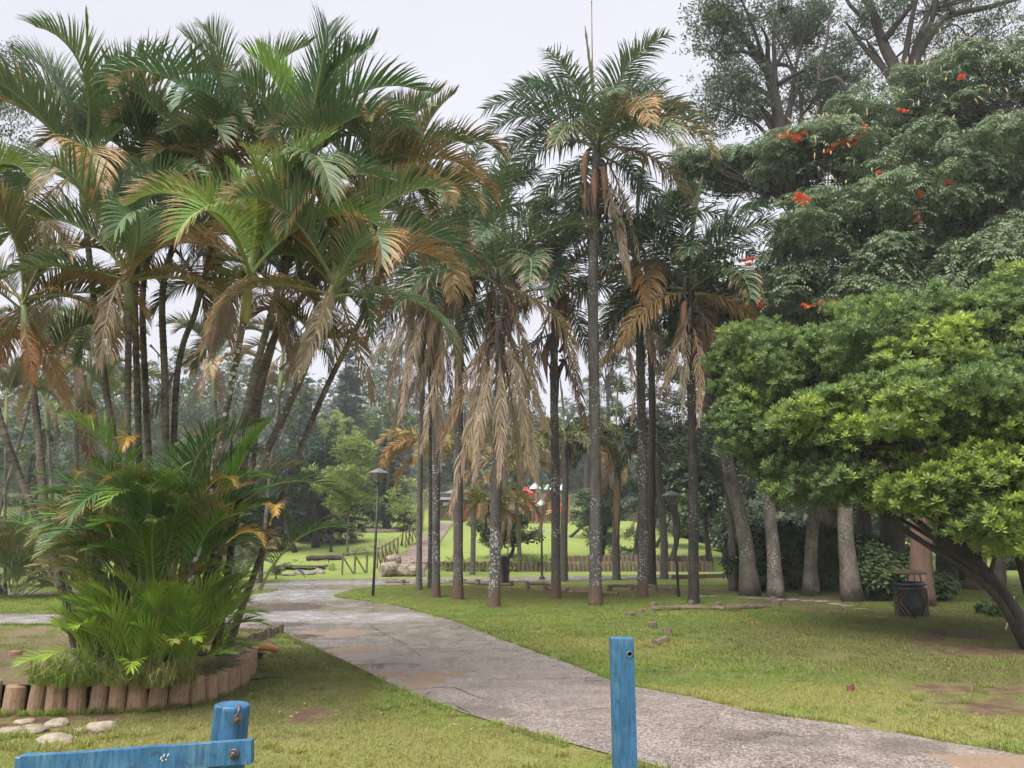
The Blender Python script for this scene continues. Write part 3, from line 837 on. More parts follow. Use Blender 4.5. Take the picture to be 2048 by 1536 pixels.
# small fallen pale leaves on the slope (too many to count)
def litter(name, label, cat, regions, n, size, mat, zoff=.01, kind='stuff'):
    V = []; F = []
    for k in range(n):
        (x0, y0, x1, y1, sp) = R.choice(regions)
        u = R.random(); px = x0 + (x1 - x0) * u + R.gauss(0, sp); py = y0 + (y1 - y0) * u + R.gauss(0, sp * .35)
        if py < 1052: continue
        q = gnd(px, py, zoff)
        a = R.uniform(0, 6.28); s1 = size * R.uniform(.6, 1.4); s2 = s1 * .55
        c, s2_ = math.cos(a), math.sin(a)
        n0 = len(V)
        for (ux, uy, uz) in ((-1, 0, .0), (0, -.6, .3), (1, 0, .25), (0, .6, .15)):
            V.append((q.x + s1 * ux * c - s2 * uy * s2_, q.y + s1 * ux * s2_ + s2 * uy * c, q.z + uz * s1))
        F.append((n0, n0 + 1, n0 + 2, n0 + 3))
    o = bpy.data.objects.new(name, mesh_np(name, np.array(V), F, [mat])); link(o)
    return tag(o, label, cat, None, kind)
litter('fallen_leaves', 'pale fallen leaves scattered along the slope beside the ramp fence', 'fallen leaves', [(690, 1110, 830, 1062, 10), (540, 1128, 700, 1116, 6), (700, 1105, 800, 1080, 8)], 260, .10, M['stone'])
litter('fallen_leaves', 'a few leaves and bits of bark lying on the asphalt path', 'fallen leaves', [(700, 1250, 1100, 1450, 60), (1000, 1350, 1700, 1500, 60), (560, 1200, 900, 1300, 60), (1000, 1300, 1250, 1400, 40)], 90, .016, M['brown_bark'], .02)
litter('fallen_leaves', 'small dark twigs and leaf scraps strewn over the near lawns', 'fallen leaves', [(400, 1400, 1100, 1520, 60), (1300, 1300, 1950, 1420, 80), (1000, 1230, 1800, 1260, 40), (20, 1290, 200, 1340, 30)], 500, .014, M['brown_bark'], .03)
litter('fallen_leaves', 'small tan leaves scattered over the lawns and the far grass', 'fallen leaves', [(900, 1230, 1500, 1200, 30), (1300, 1350, 1950, 1330, 60), (1400, 1190, 1700, 1200, 8), (1000, 1080, 1250, 1110, 14), (500, 1400, 1000, 1500, 50), (20, 1290, 140, 1330, 20), (1700, 1200, 2000, 1230, 15)], 420, .022, M['deadleaf'])

# ------------------------------------------------------------------ fences along the ramp
def fence(label, posts, h=.95, brace=True, rails=(.93,), r=.05, mat='greystone_wood'):
    P = [gnd(*p) for p in posts]
    t = thing('rail_fence', label, 'fence', P[0])
    for i, p in enumerate(P):
        mb = MB(); mb.tube([p + Vector((0, 0, -.1)), p + Vector((0, 0, h))], [r, r * .9], 8); mb.build('post', M['fencewood'], t)
        if i < len(P) - 1:
            q = P[i + 1]
            for z in rails:
                mb = MB(); mb.tube([p + Vector((0, 0, h * z)), q + Vector((0, 0, h * z))], r * .8, 8); mb.build('rail', M['fencewood'], t)
            if brace:
                mb = MB(); mb.tube([p + Vector((0, 0, h * .82)), p.lerp(q, .9) + Vector((0, 0, .02))], r * .7, 6); mb.build('brace', M['fencewood'], t)
    return t
M['fencewood'] = mat_simple('grey_fence_wood', (0.17, 0.14, 0.10), (0.28, 0.24, 0.17), 8, .85, .2, .4, .01, coord='pos')
fence('short grey timber fence with diagonal braces facing the path', [(684, 1150), (709, 1148), (733, 1146)], .95)
fence('leaning timber fence climbing beside the stone ramp, nearer run', [(754, 1137), (763, 1131), (770, 1126), (778, 1121), (786, 1116), (795, 1110)], .95)
fence('timber fence beside the ramp, upper run near the playground', [(811, 1096), (818, 1089), (825, 1082), (832, 1075), (838, 1069)], .95)

# pile of cut logs at the foot of the ramp
t = thing('log_pile', 'pile of three pale cut logs at the foot of the stone ramp', 'log pile', gnd(790, 1152))
b0 = gnd(790, 1153)
def clog(p, d, r):
    mb = MB(); n = 6; d = Vector(d)
    mb.tube([Vector(p) + d * (i / n - .5) for i in range(n + 1)], [r * q for q in (.72, 1.0, 1.04, .98, 1.02, .98, .7)], 12, True, .10)
    mb.build('log', M['cutlog'], t)
M['cutlog'] = mat_simple('split_pale_log', (0.15, 0.11, 0.085), (0.52, 0.44, 0.36), 3.2, .85, .2, .8, .04, coord='pos')
clog(b0 + Vector((-.22, -.05, .30)), (.5, .75, .05), .30); clog(b0 + Vector((.42, .1, .24)), (.95, -.15, .02), .26); clog(b0 + Vector((-.15, .4, .62)), (.5, .3, .1), .26)

# ------------------------------------------------------------------ blue barrier in the foreground
t = thing('blue_post', 'upright square blue painted post with a drilled hole near its top', 'post', (0, 0, 0))
YB = 3.3
c = at(1245.5, 1278, YB); t.location = (c.x, YB, 0)
mb = MB(); wd = 42.5 / FPX * YB * 1.0
# post with a real hole: the front face is cut by a ring of faces round the hole
hz = at(1258, 1308, YB).z; hx = (1258 - 1245.5) / FPX * YB; hr = .0085
zt = c.z
def holed_post():
    V = []; F = []
    x0, x1 = c.x - wd / 2, c.x + wd / 2; y0, y1 = YB, YB + wd * .9
    n = 12; outer = []
    sq = .016
    hxw = min(c.x + hx, x1 - .018)
    def sqp(i):
        th = 2 * PI * i / n; k = 1 / max(abs(math.cos(th)), abs(math.sin(th)))
        return (math.cos(th) * k * sq, math.sin(th) * k * sq)
    for i in range(n):
        dx, dz = sqp(i); V.append((hxw + dx, y0, hz + dz))
    for i in range(n):
        th = 2 * PI * i / n; V.append((hxw + hr * math.cos(th), y0, hz + hr * math.sin(th)))
    for i in range(n):
        th = 2 * PI * i / n; V.append((hxw + hr * math.cos(th), y0 + .05, hz + hr * math.sin(th)))
    for i in range(n):
        j = (i + 1) % n
        F.append((i, j, n + j, n + i)); F.append((n + i, n + j, 2 * n + j, 2 * n + i))
    F.append(tuple(range(2 * n, 3 * n)))
    mb.add(V, F)
    a, b = hxw - sq, hxw + sq; cc, d = hz - sq, hz + sq
    rects = [(x0, -.2, a, zt), (b, -.2, x1, zt), (a, d, b, zt), (a, -.2, b, cc)]
    for (u0, w0, u1, w1) in rects:
        mb.add([(u0, y0, w0), (u1, y0, w0), (u1, y0, w1), (u0, y0, w1)], [(0, 1, 2, 3)])
    mb.add([(x1, y0, -.2), (x1, y1, -.2), (x1, y1, zt), (x1, y0, zt), (x0, y0, -.2), (x0, y1, -.2), (x0, y1, zt), (x0, y0, zt)],
           [(0, 1, 2, 3), (5, 4, 7, 6), (3, 2, 6, 7), (1, 5, 6, 2)])
    return hxw
hxw = holed_post()
post = mb.build('post', M['blue'], t)
post.rotation_euler = (0, 0, 0)
mb = MB(); n = 16; V = []; F = []
for k, (r, y) in enumerate([(hr * 1.45, -.002), (hr * 1.55, .0), (hr, -.002), (hr * .98, .02)]):
    pass
ringp = [(hr * 1.5, YB - .0003), (hr * 1.42, YB - .0025), (hr * 1.05, YB - .0025), (hr * .97, YB + .01)]
for r, y in ringp:
    for i in range(n):
        th = 2 * PI * i / n; V.append((hxw + r * math.cos(th), y, hz + r * math.sin(th)))
for k in range(3):
    for i in range(n): F.append((k * n + i, k * n + (i + 1) % n, (k + 1) * n + (i + 1) % n, (k + 1) * n + i))
mb.add(V, F); mb.build('grommet', M['lampmetal'], t, True)

YL = 3.0
t = thing('blue_post', 'thick round blue post leaning slightly, with a split top and two bolts', 'post', (at(460, 1560, YL).x, YL + .09, 0))
top = at(465, 1408, YL + .09); bot = at(449, 1560, YL + .09); dr = (top - bot).normalized()
foot = bot - dr * (bot.z + .2) / dr.z
mb = MB(); nn = 28; V = []; F = []; rr_ = 33 / FPX * (YL + .09)
sd_ = dr.cross(Vector((0, 1, 0))).normalized(); fd = sd_.cross(dr).normalized()
ringsz = [(foot, 1.0), (bot, 1.0), (top - dr * .012, .99), (top - dr * .004, .96), (top, .88), (top - dr * .002, .4)]
for p, k in ringsz:
    for i in range(nn):
        th = 2 * PI * i / nn; q = k
        if abs(((th / PI - 1.62) + 1) % 2 - 1) < .035: q *= .80    # drying split down the side
        V.append(p + (sd_ * math.cos(th) + fd * math.sin(th)) * rr_ * q)
for k in range(len(ringsz) - 1):
    for i in range(nn): F.append((k * nn + i, k * nn + (i + 1) % nn, (k + 1) * nn + (i + 1) % nn, (k + 1) * nn + i))
F.append(tuple(range((len(ringsz) - 1) * nn, len(ringsz) * nn)))
mb.add(V, F); mb.build('post', M['blue'], t, False)
def bolt(p, d, parent, r=.018):
    mb = MB(); d = Vector(d).normalized(); Mx = d.to_track_quat('Z', 'Y').to_matrix()
    mb.lathe(p, [(r * 1.45, 0), (r * 1.45, .003), (r * 1.3, .005)], 18, Mx)
    mb.lathe(Vector(p) + d * .005, [(r * .8, 0), (r * .8, .009), (r * .6, .012)], 6, Mx)
    mb.lathe(Vector(p) + d * .016, [(r * .38, 0), (r * .36, .014), (r * .2, .017)], 10, Mx)
    mb.build('bolt', M['steel'], parent)
b1 = at(474, 1439, YL + .02); bolt(b1 + Vector((0, .004, 0)), (.15, -1, .05), t, .0125)
mb = MB(); e = at(476, 1412, YL + .055)
mb.tube([at(478, 1410, YL + .1), at(479, 1411, YL + .035), at(478, 1420, YL + .025), at(473, 1436, YL + .012)], .0045, 8); mb.build('hook', M['steel'], t, True)

t = thing('blue_rail', 'long blue painted board bolted across the thick blue post', 'rail', at(270, 1520, YL - .02))
mb = MB()
ends = [(at(40, 1514, YL + .0), at(40, 1560, YL + .0)), (at(502, 1481, YL - .02), at(502, 1528, YL - .02))]
th_ = .035
V = []; N = 14
for i in range(N + 1):
    u = i / N; a = ends[0][0].lerp(ends[1][0], u); b = ends[0][1].lerp(ends[1][1], u)
    wv = mnoise.noise(Vector((u * 6, 0, 0))) * .0025
    a = a + Vector((0, 0, wv)); b = b + Vector((0, 0, wv))
    V += [a, b, b + Vector((0, th_, 0)), a + Vector((0, th_, 0))]
F = []
for i in range(N):
    for k in range(4): F.append((i * 4 + k, i * 4 + (k + 1) % 4, i * 4 + 4 + (k + 1) % 4, i * 4 + 4 + k))
F.append((3, 2, 1, 0)); F.append((4 * N, 4 * N + 1, 4 * N + 2, 4 * N + 3))
mb.add(V, F); mb.build('board', M['blue'], t)
bolt(at(468, 1508, YL - .022), (0, -1, 0), t, .0125)
mb = MB()
for (dx, dy, k) in [(0, 0, 1), (6, -5, 1), (10, 3, 0), (14, -6, 1), (3, 5, 0)]:
    p = at(322 + dx, 1516 + dy, YL - .0148); mb.box(p, (.0045, .0012, .011 if k else .005), M=Matrix.Rotation(.5 if k else -.3, 3, 'Y'))
t2 = mb.build('paint_chip', M['white'], t); t2['kind'] = 'stuff'
mb = MB(); a = at(38, 1511, YL + .07); b = at(112, 1511, YL + .07)
mb.box(((a.x + b.x) / 2, YL + .08, a.z - .06), (b.x - a.x, .07, .12), bev=.004)
tag(mb.build('blue_post', M['blue']), 'low blue timber end block behind the left end of the blue board', 'post')
mb = MB(); a = at(300, 1532, YL - .0); b = at(502, 1531, YL - .0)
mb.box(((a.x + b.x) / 2, YL + .02, a.z - .06 - .035), (b.x - a.x, .035, .12), bev=.003)
tag(mb.build('blue_rail', M['blue']), 'second blue board just under the long bolted one, at the bottom edge', 'rail')

# ------------------------------------------------------------------ lamps
def lamp(px, pyb, pyt, Y, label, lean_px=0, rad=.035, headw=40, group=None):
    base = gnd(px + lean_px, pyb); Y = base.y
    top = at(px, pyt, Y); t = thing('street_lamp', label, 'street lamp', base, group)
    S = FPX / Y; wh = headw / S / 2; h = wh * 1.35
    d = (top - base).normalized(); pole_top = top - d * h
    mb = MB(); mb.tube([base - d * .1, base.lerp(pole_top, .35), pole_top], [rad * 1.15, rad, rad * .8], 10); mb.build('pole', M['iron'], t, True)
    Mx = d.to_track_quat('Z', 'Y').to_matrix()
    mb = MB(); mb.lathe(pole_top - d * .02, [(rad * 1.0, 0), (wh * .34, h * .03), (wh * .40, h * .10), (wh * .97, h * .60)], 8, Mx); mb.build('bowl', M['lampglass'], t)
    mb = MB(); mb.lathe(pole_top + d * (h * .60 - .02), [(wh * 1.02, 0), (wh * 1.03, h * .04), (wh * .62, h * .22), (wh * .25, h * .34), (wh * .06, h * .40)], 8, Mx); mb.build('cap', M['lampmetal'], t)
    return t
lamp(758, 1193, 935, 0, 'black lamp post with a faceted metal head beside the fork of the path', lean_px=-12, headw=40)
lamp(1342, 1194, 980, 0, 'black lamp post tilted to the left between two palms, with a faceted head', lean_px=16, headw=38)
base = gnd(1084, 1159); t = thing('street_lamp', 'small lantern post with a pale square lantern in front of the playground', 'street lamp', base)
Sx = base.y / FPX
mb = MB(); mb.tube([base, at(1083, 1028, base.y)], [.045, .03], 8); mb.lathe(base, [(.12, 0), (.11, .08), (.05, .16)], 8); mb.build('pole', M['iron'], t, True)
lt = at(1083, 1028, base.y)
mb = MB(); mb.lathe(lt, [(.09, 0), (.13, .04), (.17, .32)], 4); mb.build('lantern', mat_simple('lantern_glass', (.42, .40, .36), (.5, .48, .44), 4, .3, .5, .02, .001), t)
mb = MB(); mb.lathe(lt + Vector((0, 0, .32)), [(.27, 0), (.26, .03), (.12, .15), (.04, .22), (.03, .27)], 8); mb.build('cap', M['white'], t)

# ------------------------------------------------------------------ bins
base = gnd(1825, 1236); t = thing('litter_bin', 'round dark litter bin in a rusty mesh cage with a flat hood', 'litter bin', base)
rb = .31; hb = .62
mb = MB(); mb.lathe(base + Vector((0, 0, .03)), [(rb * .80, 0), (rb * .84, .25), (rb * .9, hb), (rb * .95, hb + .05), (rb * .9, hb + .06), (rb * .85, hb - .02), (rb * .7, .12)], 20); mb.build('liner', M['binplastic'], t, True)
mb = MB()
for k in range(22):
    for sgn in (-1, 1):
        pts = []
        for i in range(9):
            th = 2 * PI * k / 22 + sgn * i / 8 * 1.3
            if not (-1.75 < math.atan2(math.sin(th + PI / 2 + .2), math.cos(th + PI / 2 + .2)) < .0 and True): pass
            pts.append(base + Vector((rb * math.cos(th), rb * math.sin(th), .02 + i / 8 * (hb - .06))))
        if -2.6 < math.atan2(pts[4].y - base.y, pts[4].x - base.x) < -1.0: continue
        mb.tube(pts, .011, 4, False)
mb.build('mesh_cage', M['rustmesh'], t)['kind'] = 'stuff'
for z in (.02, hb - .04, hb + .04):
    mb = MB()
    mb.tube([base + Vector((rb * 1.02 * math.cos(a_), rb * 1.02 * math.sin(a_), z)) for a_ in [2 * PI * k / 24 for k in range(25)]], .014, 5, False); mb.build('ring', M['iron'], t)
for a_ in (.3, 1.2, 2.1, 3.3, 4.6):
    mb = MB(); p = base + Vector((rb * math.cos(a_), rb * math.sin(a_), hb)); q = base + Vector((rb * .9 * math.cos(a_), rb * .9 * math.sin(a_), hb + .26))
    mb.tube([p, p.lerp(q, .5) + Vector((.01, 0, 0)), q], .012, 5); mb.build('hood_post', M['iron'], t)
mb = MB(); mb.lathe(base + Vector((0, 0, hb + .25)), [(rb * 1.12, 0), (rb * 1.14, .02), (rb * .8, .07), (.08, .10), (.04, .10)], 18); mb.build('hood', M['rustmesh'], t)
base = gnd(1004, 1165); t = thing('litter_bin', 'small dark bin behind the pale-spotted palm, by the path', 'litter bin', base)
mb = MB(); mb.lathe(base, [(.22, 0), (.24, .5), (.26, .85), (.27, .92), (.22, .93), (.2, .6)], 14); mb.build('body', M['binplastic'], t)
mb = MB()
for k in range(16):
    th = 2 * PI * k / 16; mb.tube([base + Vector((.25 * math.cos(th), .25 * math.sin(th), 0)), base + Vector((.28 * math.cos(th), .28 * math.sin(th), .92))], .012, 4)
mb.build('cage', M['iron'], t)['kind'] = 'stuff'

# white stick, fallen spathe, red leaf, sticks
a = gnd(2011, 1261); mb = MB(); b = at(2029, 1193, a.y + .35)
for i in range(4):
    p, q = a.lerp(b, i / 4), a.lerp(b, (i + 1) / 4)
    mb.tube([p, p.lerp(q, .5), q], [.014, .012, .014], 6)
tag(mb.build('stick', M['white']), 'thin white stick leaning against the dark trunk at the right edge', 'stick')
t = thing('fallen_spathe', 'orange-brown fallen palm spathe with its stalk lying across the logs', 'palm spathe', gnd(530, 1300))
p0 = gnd(505, 1296, .14); p1 = gnd(558, 1300, .10); p2 = gnd(441, 1312, .20)
mb = MB(); mb.tube([p0, p0.lerp(p1, .12), p0.lerp(p1, .5) + Vector((0, 0, .03)), p0.lerp(p1, .9), p1], [.012, .038, .05, .046, .018], 10); mb.build('sheath', M['spathe_o'] if 'spathe_o' in M else M.setdefault('spathe_o', mat_simple('orange_spathe', (0.45, 0.13, 0.04), (0.55, 0.24, 0.09), 5, .4, .5, .2, .005, (1, .3, 1), coord='pos')), t, True)
mb = MB(); mb.tube([p0, p0.lerp(p2, .5) + Vector((0, 0, .015)), p2], [.014, .009, .006], 8); mb.build('stalk', M['spathe_o'], t, True)
q = gnd(1702, 1384); mb = MB()
mb.add([q + Vector(v) for v in ((-.05, 0, .0), (.0, -.02, .0), (.05, 0, .02), (.045, .02, .085), (.01, .0, .06), (-.045, .02, .07), (-.02, .05, .03))], [(0, 1, 4, 5), (1, 2, 3, 4), (0, 5, 6), (5, 4, 6), (4, 3, 6), (2, 6, 3), (0, 6, 1), (1, 6, 2)])
tag(mb.build('fallen_leaf', mat_simple('dark_red_leaf', (.10, .035, .03), (.16, .06, .045), 9, .7, .3, .2, .01)), 'curled dark red leaf lying alone on the right lawn', 'leaf')
for i, (x0, y0, x1, y1, lab) in enumerate([(1178, 1227, 1212, 1229, 'dark twig on the grass below the middle palms'), (500, 1364, 580, 1359, 'dark bent twig on the grass right of the log wall'), (1480, 1247, 1494, 1250, 'short dark twig on the right lawn'), (700, 1502, 740, 1480, 'short pale twig')][:3]):
    a, b = gnd(x0, y0), gnd(x1, y1); mb = MB(); mb.tube([a + Vector((0, 0, .02)), a.lerp(b, .5) + Vector((0, .02, .035)), b + Vector((0, 0, .015))], [.012, .009, .004], 6)
    tag(mb.build('twig', M['brown_bark']), lab, 'twig')
FL = [(1502, 1247, 'orange blossom pair on the lawn, largest of those lying on the grass'), (1772, 1281, 'orange blossom on the right lawn nearest the soil patch'), (1586, 1236, 'orange blossom on the lawn below the log border end'), (1596, 1256, 'orange blossom near the middle of the right lawn'),
      (1588, 1268, 'orange blossom in the lawn just under another one'), (1618, 1291, 'orange blossom low on the right lawn'), (1684, 1270, 'orange blossom right of centre on the right lawn'), (1740, 1275, 'orange blossom on the bare patch of the right lawn'),
      (1209, 1185, 'orange blossom at the foot of the palm beside the brown rails'), (1295, 1178, 'orange blossom behind the pegged rails'), (1343, 1191, 'orange blossom below the leaning lamp post'), (1475, 1198, 'orange blossom by the leaning grey trunk'), (1430, 1202, 'orange blossom left of the kerb stones')]
for (px, py, lab) in FL:
    q = gnd(px, py); mb = MB()
    big = 1.6 if py == 1247 else 1.0
    for c_ in range(2 if big > 1 else 1):
        q2 = q + Vector((c_ * .09, -c_ * .07, 0))
        for k in range(5):
            a_ = 2 * PI * k / 5 + R.random(); d = Vector((math.cos(a_), math.sin(a_), .5)) * .032 * big; s2 = Vector((-math.sin(a_), math.cos(a_), .2)) * .018 * big
            mb.add([q2 + Vector((0, 0, .006)), q2 + d * .6 + s2 + Vector((0, 0, .004)), q2 + d + Vector((0, 0, .004)), q2 + d * .6 - s2 + Vector((0, 0, .004))], [(0, 1, 2, 3)])
    tag(mb.build('fallen_blossom', M['flower']), lab, 'blossom', 'orange blossoms fallen on the lawn')

# ------------------------------------------------------------------ grass (too many blades to count): small tufts set over the lawn
def make_tuft(name, n, r, h0, h1, wd, seed, lean=.5):
    rg = np.random.default_rng(seed)
    V = np.zeros((n, 5, 3)); 
    rad = r * np.sqrt(rg.random(n)); th = rg.random(n) * 2 * PI
    b = np.stack([rad * np.cos(th), rad * np.sin(th), np.zeros(n) - .004], 1)
    a = rg.random(n) * 2 * PI; d = np.stack([np.cos(a), np.sin(a), np.zeros(n)], 1); s_ = np.stack([-np.sin(a), np.cos(a), np.zeros(n)], 1)
    h = (h0 + (h1 - h0) * rg.random(n) ** 1.5)[:, None]; le = (rg.random(n) * lean)[:, None]
    up = np.array([0, 0, 1.0])
    V[:, 0] = b - s_ * wd; V[:, 1] = b + s_ * wd
    m = b + up * h * .6 + d * h * le * .4
    V[:, 2] = m - s_ * wd * .8; V[:, 3] = m + s_ * wd * .8
    V[:, 4] = b + up * h * (1 - le * .5) + d * h * le * 1.2
    F = []
    for i in range(n):
        k = i * 5; F += [(k, k + 1, k + 3, k + 2), (k + 2, k + 3, k + 4)]
    C = np.repeat(np.stack([rg.random(n), rg.random(n), rg.random(n)], 1), 5, 0)
    me = mesh_np(name, V.reshape(-1, 3), F, [M['blades']], False, C)
    return bpy.data.objects.new(name, me)
def scatter(name, label, pts, rot, scl, tufts, cat='grass'):
    me = bpy.data.meshes.new(name)
    me.vertices.add(len(pts)); me.vertices.foreach_set('co', np.asarray(pts, dtype=np.float32).ravel())
    for nm, arr in (('rot', rot), ('scl', scl)):
        at_ = me.attributes.new(nm, 'FLOAT', 'POINT'); at_.data.foreach_set('value', np.asarray(arr, dtype=np.float32))
    me.update()
    o = bpy.data.objects.new(name, me); link(o)
    g = bpy.data.node_groups.new(name, 'GeometryNodeTree')
    g.interface.new_socket('Geometry', in_out='INPUT', socket_type='NodeSocketGeometry')
    g.interface.new_socket('Geometry', in_out='OUTPUT', socket_type='NodeSocketGeometry')
    gi = g.nodes.new('NodeGroupInput'); gq = g.nodes.new('NodeGroupOutput')
    ip = g.nodes.new('GeometryNodeInstanceOnPoints')
    oi = g.nodes.new('GeometryNodeObjectInfo'); oi.inputs['Object'].default_value = tufts
    oi.inputs['As Instance'].default_value = True
    na = g.nodes.new('GeometryNodeInputNamedAttribute'); na.data_type = 'FLOAT'; na.inputs['Name'].default_value = 'rot'
    nb = g.nodes.new('GeometryNodeInputNamedAttribute'); nb.data_type = 'FLOAT'; nb.inputs['Name'].default_value = 'scl'
    cx = g.nodes.new('ShaderNodeCombineXYZ'); g.links.new(na.outputs['Attribute'], cx.inputs[2])
    cs = g.nodes.new('ShaderNodeCombineXYZ')
    for i in range(3): g.links.new(nb.outputs['Attribute'], cs.inputs[i])
    g.links.new(gi.outputs[0], ip.inputs['Points']); g.links.new(oi.outputs['Geometry'], ip.inputs['Instance'])
    g.links.new(cx.outputs[0], ip.inputs['Rotation']); g.links.new(cs.outputs[0], ip.inputs['Scale'])
    g.links.new(ip.outputs[0], gq.inputs[0])
    md = o.modifiers.new('tufts', 'NODES'); md.node_group = g
    return tag(o, label, cat, None, 'stuff')
def lawn_points(y0, y1, step, margin):
    P = []
    ys = np.arange(y0, y1, step)
    for y in ys:
        hw = y * .70 + 1.0
        xs = np.arange(-hw, hw, step)
        P.append(np.stack([xs + NP.uniform(-step * .6, step * .6, len(xs)), y + NP.uniform(-step * .6, step * .6, len(xs))], 1))
    P = np.concatenate(P)
    ok = ~inside(PP, P[:, 0], P[:, 1])
    if margin:
        for dx, dy in ((margin, 0), (-margin, 0), (0, margin), (0, -margin)):
            ok &= ~inside(PP, P[:, 0] + dx, P[:, 1] + dy)
    return P[ok]
def dirt_mask(P):
    m = np.zeros(len(P))
    for (cx, cy_, rx, ry, a) in DIRT:
        d = np.sqrt(((P[:, 0] - cx) / rx) ** 2 + ((P[:, 1] - cy_) / ry) ** 2)
        m = np.maximum(m, 1 - np.clip((d - .7) / .4, 0, 1))
    return m
def grass_field(label, y0, y1, step, margin, tuft, smin, smax, keep=1.0):
    P = lawn_points(y0, y1, step, margin)
    inb = inside(BEDP, P[:, 0], P[:, 1])
    dm = dirt_mask(P)
    nz = np.array([mnoise.noise(Vector((p[0] * 1.3, p[1] * 1.3, 9))) + .6 * mnoise.noise(Vector((p[0] * 4, p[1] * 4, 2))) for p in P])
    ok = (NP.random(len(P)) > dm * .93) & (NP.random(len(P)) < keep) & ((nz > -.42) | (NP.random(len(P)) < .35)) & ~(inb & (NP.random(len(P)) < .55))
    P = P[ok]; inb = inb[ok]; nz = nz[ok]; dm = dm[ok]
    z = np.array([(bed_height(p[0], p[1]) if b else hgt(p[0], p[1])) for p, b in zip(P, inb)])
    s_ = NP.uniform(smin, smax, len(P)) * (1 + .35 * nz) * np.where(inb, .6, 1) * (1 - .4 * dm)
    return scatter('grass', label, np.stack([P[:, 0], P[:, 1], z], 1), NP.uniform(0, 6.28, len(P)), s_, tuft)
t1 = make_tuft('grass_tuft', 150, .15, .012, .045, .0022, 1, .9)
t2 = make_tuft('grass_tuft', 150, .24, .02, .06, .0042, 2, .9)
t3 = make_tuft('grass_tuft', 70, .06, .03, .11, .003, 3, 1.1)
grass_field('short trampled lawn grass nearest the viewer', 3.0, 10.0, .15, .10, t1, .8, 1.15)
grass_field('short lawn grass farther back among the palms', 10.0, 27.0, .25, .15, t2, .8, 1.2)
# longer grass along the path edges and at the feet of posts and stones
WY = 3.2 + 15 * NP.random(2600) ** 1.2; WX = NP.uniform(-1, 1, 2600) * (WY * .7 + .5)
wok = ~inside(PP, WX, WY) & ~inside(BEDP, WX, WY)
P = [Vector((x, y, 0)) for x, y, k in zip(WX, WY, wok) if k and mnoise.noise(Vector((x * .9, y * .9, 7))) + .5 * mnoise.noise(Vector((x * 3, y * 3, 1))) > .12]
edge = []
for i in range(len(path_poly)):
    a = path_poly[i]; b = path_poly[(i + 1) % len(path_poly)]
    if 3 < a.y < 24 and abs(a.x) < a.y * .72 + 1:
        n = max(1, int((b - a).length / .07))
        e = (b - a).normalized() if (b - a).length > 0 else Vector((1, 0, 0))
        nrm = Vector((e.y, -e.x, 0))
        for k in range(n):
            p = a.lerp(b, k / n)
            if mnoise.noise(Vector((p.x * 1.5, p.y * 1.5, 4))) > -.25: edge.append((p, nrm))
inn = inside(PP, np.array([(p + q * .05).x for p, q in edge]), np.array([(p + q * .05).y for p, q in edge]))
P += [p + q * (-1 if k else 1) * R.uniform(.02, .11) for (p, q), k in zip(edge, inn)]
for qd in (BEDP[:60:1]):
    for _ in range(2): P.append(Vector((qd[0] + R.uniform(-.07, .07), qd[1] - R.uniform(.09, .16), 0)))
for (px, py) in [(1282, 1229), (1260, 1237), (1307, 1259), (1335, 1271), (1322, 1292), (1557, 1217), (1503, 1219), (1437, 1221), (1382, 1217), (1308, 1223), (190, 1470), (95, 1495), (55, 1470), (1825, 1238)]:
    q = gnd(px, py)
    for _ in range(12): P.append(q + Vector((R.uniform(-.3, .3), R.uniform(-.15, .15), 0)))
scatter('grass', 'longer grass fringing the path edge, the logs and the stones', np.array([(p.x, p.y, 0) for p in P]), NP.uniform(0, 6.28, len(P)), NP.uniform(.45, 1.0, len(P)), t3)

